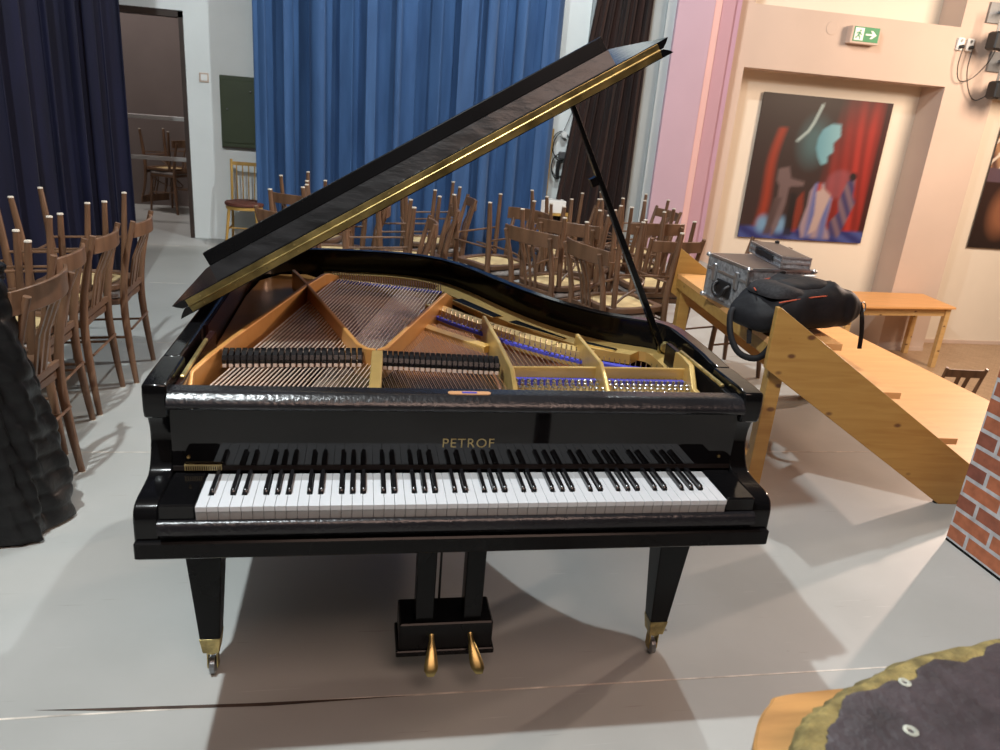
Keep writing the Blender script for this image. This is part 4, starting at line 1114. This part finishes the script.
def pocket(x0,x1,y0,y1,z,h,m,name,lab=None):
    mb = MB()
    def fn(u,v):
        a=2*PI*u; b=v*PI/2
        cx=math.copysign(abs(math.cos(a))**.5,math.cos(a)); sy=math.copysign(abs(math.sin(a))**.5,math.sin(a)); c=math.cos(b)**.4 if v<1 else 0
        x=(x0+x1)/2+(x1-x0)/2*cx*c; y=(y0+y1)/2+(y1-y0)/2*sy*c
        return (x,y,z+h*math.sin(b)+.006*math.sin(x*30))
    mb.grid(fn,40,12,True); return mb.build(name,M[m],BPk,smooth=70,label=lab)
pocket(-.23,.23,-.14,.12,.062,.046,'packmesh','front_pocket')
pk = pocket(-.12,.19,-.11,.06,.090,.034,'packcloth','small_pocket')
MB().rbox((.08,.03,.122),(.135,.055,.1265),.001).build('white_tag', M['white'], BPk)
MB().tube(catmull([(-.22,-.128,.052),(-.10,-.146,.072),(.05,-.148,.080),(.20,-.135,.06)],5), .0028, 5).build('zip_piping', M['orange_trim'], BPk, label='thin dark orange zip line')
MB().tube(catmull([(-.24,.0,.075),(-.15,.11,.085),(.05,.135,.10),(.18,.12,.085)],5), .0028, 5).build('zip_piping', M['orange_trim'], BPk, label='thin dark orange zip line')
# straps hanging off the left end and grab loop
mb = MB(); P = catmull([(-.25,.06,-.02),(-.31,.05,-.03),(-.335,.0,-.12),(-.320,-.06,-.190),(-.265,-.12,-.195),(-.225,-.15,-.11),(-.215,-.15,-.03)],5)
mb.tube(P, .014, 8, sy=.5)
mb.build('shoulder_strap', M['packcloth'], BPk, smooth=60)
mb = MB(); P = catmull([(-.245,-.03,-.03),(-.268,-.04,-.09),(-.272,-.055,-.150)],4)
for a,b in zip(P,P[1:]): mb.beam(a,b,.020,.008,up=(.6,.8,0))
mb.build('shoulder_strap', M['packcloth'], BPk)
mb = MB(); P = catmull([(.22,-.10,-.02),(.29,-.08,.0),(.335,-.06,.015),(.350,-.07,-.015),(.345,-.09,-.055),(.352,-.10,-.12),(.350,-.11,-.19)],5)
for a,b in zip(P,P[1:]): mb.beam(a,b,.022,.007,up=(0,1,0))
mb.build('shoulder_strap', M['packcloth'], BPk)
MB().tube([(.345+.028*math.cos(2*PI*i/16), -.07, -.005+.028*math.sin(2*PI*i/16)) for i in range(17)], .003, 6).build('strap_ring', M['steel_grey'], BPk)

# ------------------------------------------------------------------ brick panel box
BM = bpy.data.materials.new('brick_print'); BM.use_nodes = True
bm_ = brick_mat('printed_brick', (0.62,0.20,0.09), (0.27,0.085,0.06), (0.66,0.66,0.68), 1.0, 0.0085, 0.20, 0.072, rough=0.7, noise=0.65)
mp = [n for n in bm_.node_tree.nodes if n.type == 'MAPPING'][0]
BR = thing('brick_print_box', 'tall box covered with red brick pattern at the right edge of the stage', 'box', (2.20,-.55,0))
def brickface(name, w, h, mtx):
    mb = MB(); mb.box((0,0,0),(w,h,.012)); o = mb.build(name, bm_, BR); o.matrix_local = mtx; return o
R1 = Matrix(((0,0,1,0),(-1,0,0,1.475),(0,1,0,0.012),(0,0,0,1)))   # local x -> -y, local y -> z, thickness -> x
brickface('side_panel', 1.475, 2.4, R1)
R2 = Matrix(((1,0,0,.012),(0,0,1,1.463),(0,1,0,.012),(0,0,0,1)))
brickface('side_panel', .60, 2.4, R2)
brickface('side_panel', 1.45, 2.4, Matrix(((0,0,1,.60),(-1,0,0,1.463),(0,1,0,0.012),(0,0,0,1))))
brickface('side_panel', .588, 2.4, Matrix(((1,0,0,.012),(0,0,1,0),(0,1,0,.012),(0,0,0,1))))
MB().box((0,0,0),(.612,1.475,.011)).build('base_board', M['satin_black'], BR)
MB().box((0.012,0.012,2.35),(.60,1.463,2.40)).build('top_board', M['satin_black'], BR)

# ------------------------------------------------------------------ coat draped over a chair at the left
chair(-1.90, .98, 90, 'upright brown chair under the black quilted coat at the left picture edge', 'A')
CT = thing('quilted_coat', 'black quilted puffer coat draped over a chair at the left, hem on floor', 'coat', (-1.64,1.16,0))
def coat_fn(u, v):
    # v 0 hem .. 1 collar ; closed shell round the chair back
    a = 2*PI*u; z = .012+.985*v
    hy = .17-.05*v if v < .82 else (.129-.03*(v-.82)/.18)
    hx = .235-.045*v+.012*math.sin(5*v)
    if v > .93: hx *= 1-(v-.93)/.07*.75; hy *= 1-(v-.93)/.07*.25
    cx = math.copysign(abs(math.cos(a))**.7, math.cos(a)); sy = math.copysign(abs(math.sin(a))**.6, math.sin(a))
    puff = abs(math.sin(PI*z/.072+.9*math.sin(a*1)+.5*math.sin(3*a)))**.5*.0085
    fold = .018*math.sin(5*a+2.5*v)*(1-.5*v)+.010*math.sin(9*a-7*v+1)+.007*math.sin(17*a+23*v)
    r = 1+ (puff+fold)/.2
    lean = .05*(1-v)+.0
    return (hx*cx*r+lean, hy*sy*(1+(puff*.8+fold*.5)/.3)+.015*(1-v), z)
mb = MB(); mb.grid(coat_fn, 110, 120, True); mb.v.append((0.02,0,.955)); 
mb.build('coat_body', M['coat'], CT, smooth=70)
def sleeve(P, R, name='sleeve'):
    P = catmull(P, 14); n = len(P); mb = MB(); rings = []
    L_ = 0
    for i, p in enumerate(P):
        t = i/(n-1); k = t*(len(R)-1); j = min(int(k), len(R)-2); r = R[j]+(R[j+1]-R[j])*(k-j)
        if i: L_ += math.dist(P[i], P[i-1])
        r += .007*abs(math.sin(PI*L_/.072))**.5
        a = Vector(P[max(i-1,0)]); b = Vector(P[min(i+1,n-1)]); tt = (b-a).normalized(); s_ = Vector((0,1,0)).cross(tt).normalized(); q = tt.cross(s_).normalized()
        rings.append([tuple(Vector(p)+s_*r*.75*math.cos(2*PI*m/18)+q*r*math.sin(2*PI*m/18)) for m in range(18)])
    mb.loft(rings); return mb.build(name, M['coat'], CT, smooth=70)
sleeve([(.10,-.01,.86),(.16,.03,.70),(.185,.05,.46),(.20,.03,.24),(.205,.0,.07)], [.05,.07,.075,.08,.07])
sleeve([(.02,-.10,.88),(.07,-.11,.70),(.09,-.12,.48),(.10,-.14,.28),(.08,-.14,.10)], [.05,.075,.08,.075,.07])
mb = MB()
def hood(u, v):
    a = 2*PI*u; b = -PI/2+PI*v
    r = 1+.10*abs(math.sin(6*b+2*a))+.05*math.sin(5*a)
    return (.17*math.cos(a)*math.cos(b)*r+.02, .13*math.sin(a)*math.cos(b)*r+.02, .945+.075*math.sin(b)*r)
mb.grid(hood, 48, 30, True); mb.build('hood', M['coat'], CT, smooth=70)

# ------------------------------------------------------------------ foreground stool with worn cushion slab
ST = thing('wooden_stool', 'birch-topped stool with rounded corner at the bottom right, under a worn slab', 'stool', (0,0,0))

wood = catmull([(.205,-.98),(.218,-.86),(.243,-.808),(.282,-.768),(.335,-.749),(.62,-.745),(.69,-.78),(.71,-1.10),(.62,-1.17),(.28,-1.17),(.215,-1.12)], 5, True)
MB().loft([[(x,y,.832) for x,y in inset(wood,.006)],[(x,y,.836) for x,y in wood],[(x,y,.856) for x,y in wood],[(x,y,.860) for x,y in inset(wood,.004)]]).build('seat_board', M['stoolwood'], ST, smooth=40)
MB().lathe([(.17,0),(.17,.02),(.05,.045),(.035,.10),(.03,.60),(.045,.80),(.12,.832)], (.48,-.98,0), 24).build('pedestal', M['brown_frame'], ST, smooth=40)
for x, y in ():
    sx = 1 if x > .4 else -1; sy = 1 if y > -1 else -1
    MB().tube([(x,y,.835),(x+sx*.04,y+sy*.04,.0)], [.018,.014], 10).build('leg', M['brown_frame'], ST, smooth=60)
for y in (): MB().tube([(.28,y-.0,.30),(.64,y,.30)], .009, 8).build('rung', M['brown_frame'], ST, smooth=60)
SL = thing('worn_cushion', 'worn dark purple-grey cushion slab with frayed yellow edge on the stool, bottom right', 'cushion', (0,0,0))
base = catmull([(.235,-1.06),(.212,-.935),(.232,-.893),(.262,-.862),(.303,-.838),(.362,-.812),(.47,-.772),(.64,-.742),(.78,-.735),(.84,-.80),(.83,-1.05),(.74,-1.13),(.40,-1.15)], 8, True)
rnd = random.Random(4)
def jag(P, a): return [(x+rnd.uniform(-a,a), y+rnd.uniform(-a,a)) for x,y in P]
MB().loft([[(x,y,.861) for x,y in inset(base,.010)],[(x,y,.875) for x,y in jag(base,.003)],[(x,y,.900) for x,y in jag(base,.004)],[(x,y,.922) for x,y in jag(base,.003)],[(x,y,.936) for x,y in jag(inset(base,.012),.003)],[(x,y,.9385) for x,y in inset(base,.03)]]).build('foam_body', M['foam'], SL, smooth=50)
ccx, ccy = .55, -.96
top = []
for k,(x,y) in enumerate(base):
    d = math.hypot(x-ccx,y-ccy); an = math.atan2(y-ccy,x-ccx); f = 1-(.032+.008*math.sin(an*9)+.004*math.sin(an*23))/d; top.append((ccx+(x-ccx)*f, ccy+(y-ccy)*f))
MB().loft([[(x,y,.930) for x,y in top],[(x,y,.9405) for x,y in jag(top,.002)],[(ccx+(x-ccx)*.97,ccy+(y-ccy)*.97,.9415) for x,y in top]]).build('vinyl_cover', M['vinyl'], SL, smooth=50)
for x, y, r in ((.420,-.830,.0075),(.372,-.905,.0085)):
    MB().lathe([(r,.940),(r*1.05,.9425),(r*.6,.9435),(r*.35,.941),(.0005,.940)], (x,y,0), 14).build('eyelet', M['eyelet'], SL, smooth=50)

# ------------------------------------------------------------------ light
def lamp(name, kind, loc, target, energy, col, size=.1, spot=None, blend=.3, sy=None):
    l = bpy.data.lights.new(name, kind); l.energy = energy; l.color = col
    if kind == 'AREA':
        l.size = size
        if sy: l.shape = 'RECTANGLE'; l.size_y = sy
    else: l.shadow_soft_size = size
    if kind == 'SPOT': l.spot_size = math.radians(spot); l.spot_blend = blend
    o = bpy.data.objects.new(name, l); COL.objects.link(o); o.location = loc
    o.rotation_euler = (Vector(target)-Vector(loc)).to_track_quat('-Z','Y').to_euler(); return o
CW = (0.90,0.98,1.0); WW = (1.0,0.78,0.60)
lamp('stage_lamp', 'POINT', (-1.4,-.35,4.5), (0,0,0), 740, CW, .05)
lamp('stage_lamp', 'POINT', (1.27,3.8,5.0), (0,0,0), 470, CW, .05)
lamp('warm_fill', 'AREA', (.6,-2.6,5.3), (.4,.6,0), 210, (1.0,.68,.55), 3.0)  # added warm fill that lifts the shadow under the piano, no known fixture
lamp('hall_lamp', 'AREA', (7.6,3.8,3.6), (6.2,6.5,.5), 300, WW, 1.6)
lamp('store_fill', 'AREA', (-3.2,8.0,4.6), (-3.4,9.1,1.2), 85, (1.0,.90,.86), .5)  # added fill that brightens the room behind the doorway
lamp('hall_lamp', 'SPOT', (8.4,5.6,3.2), (1.9,.9,0), 1500, (1.0,.74,.60), .10, spot=60, blend=.6)
w = bpy.data.worlds.new('world'); SC.world = w; w.use_nodes = True
w.node_tree.nodes['Background'].inputs['Color'].default_value = (.55,.36,.28,1); w.node_tree.nodes['Background'].inputs['Strength'].default_value = .35

SC.view_settings.view_transform = 'Standard'; SC.view_settings.look = 'None'; SC.view_settings.gamma = 1; SC.view_settings.use_curve_mapping = False
SC.view_settings.exposure = 0.0
SC.cycles.use_denoising = True
SC.cycles.max_bounces = 6
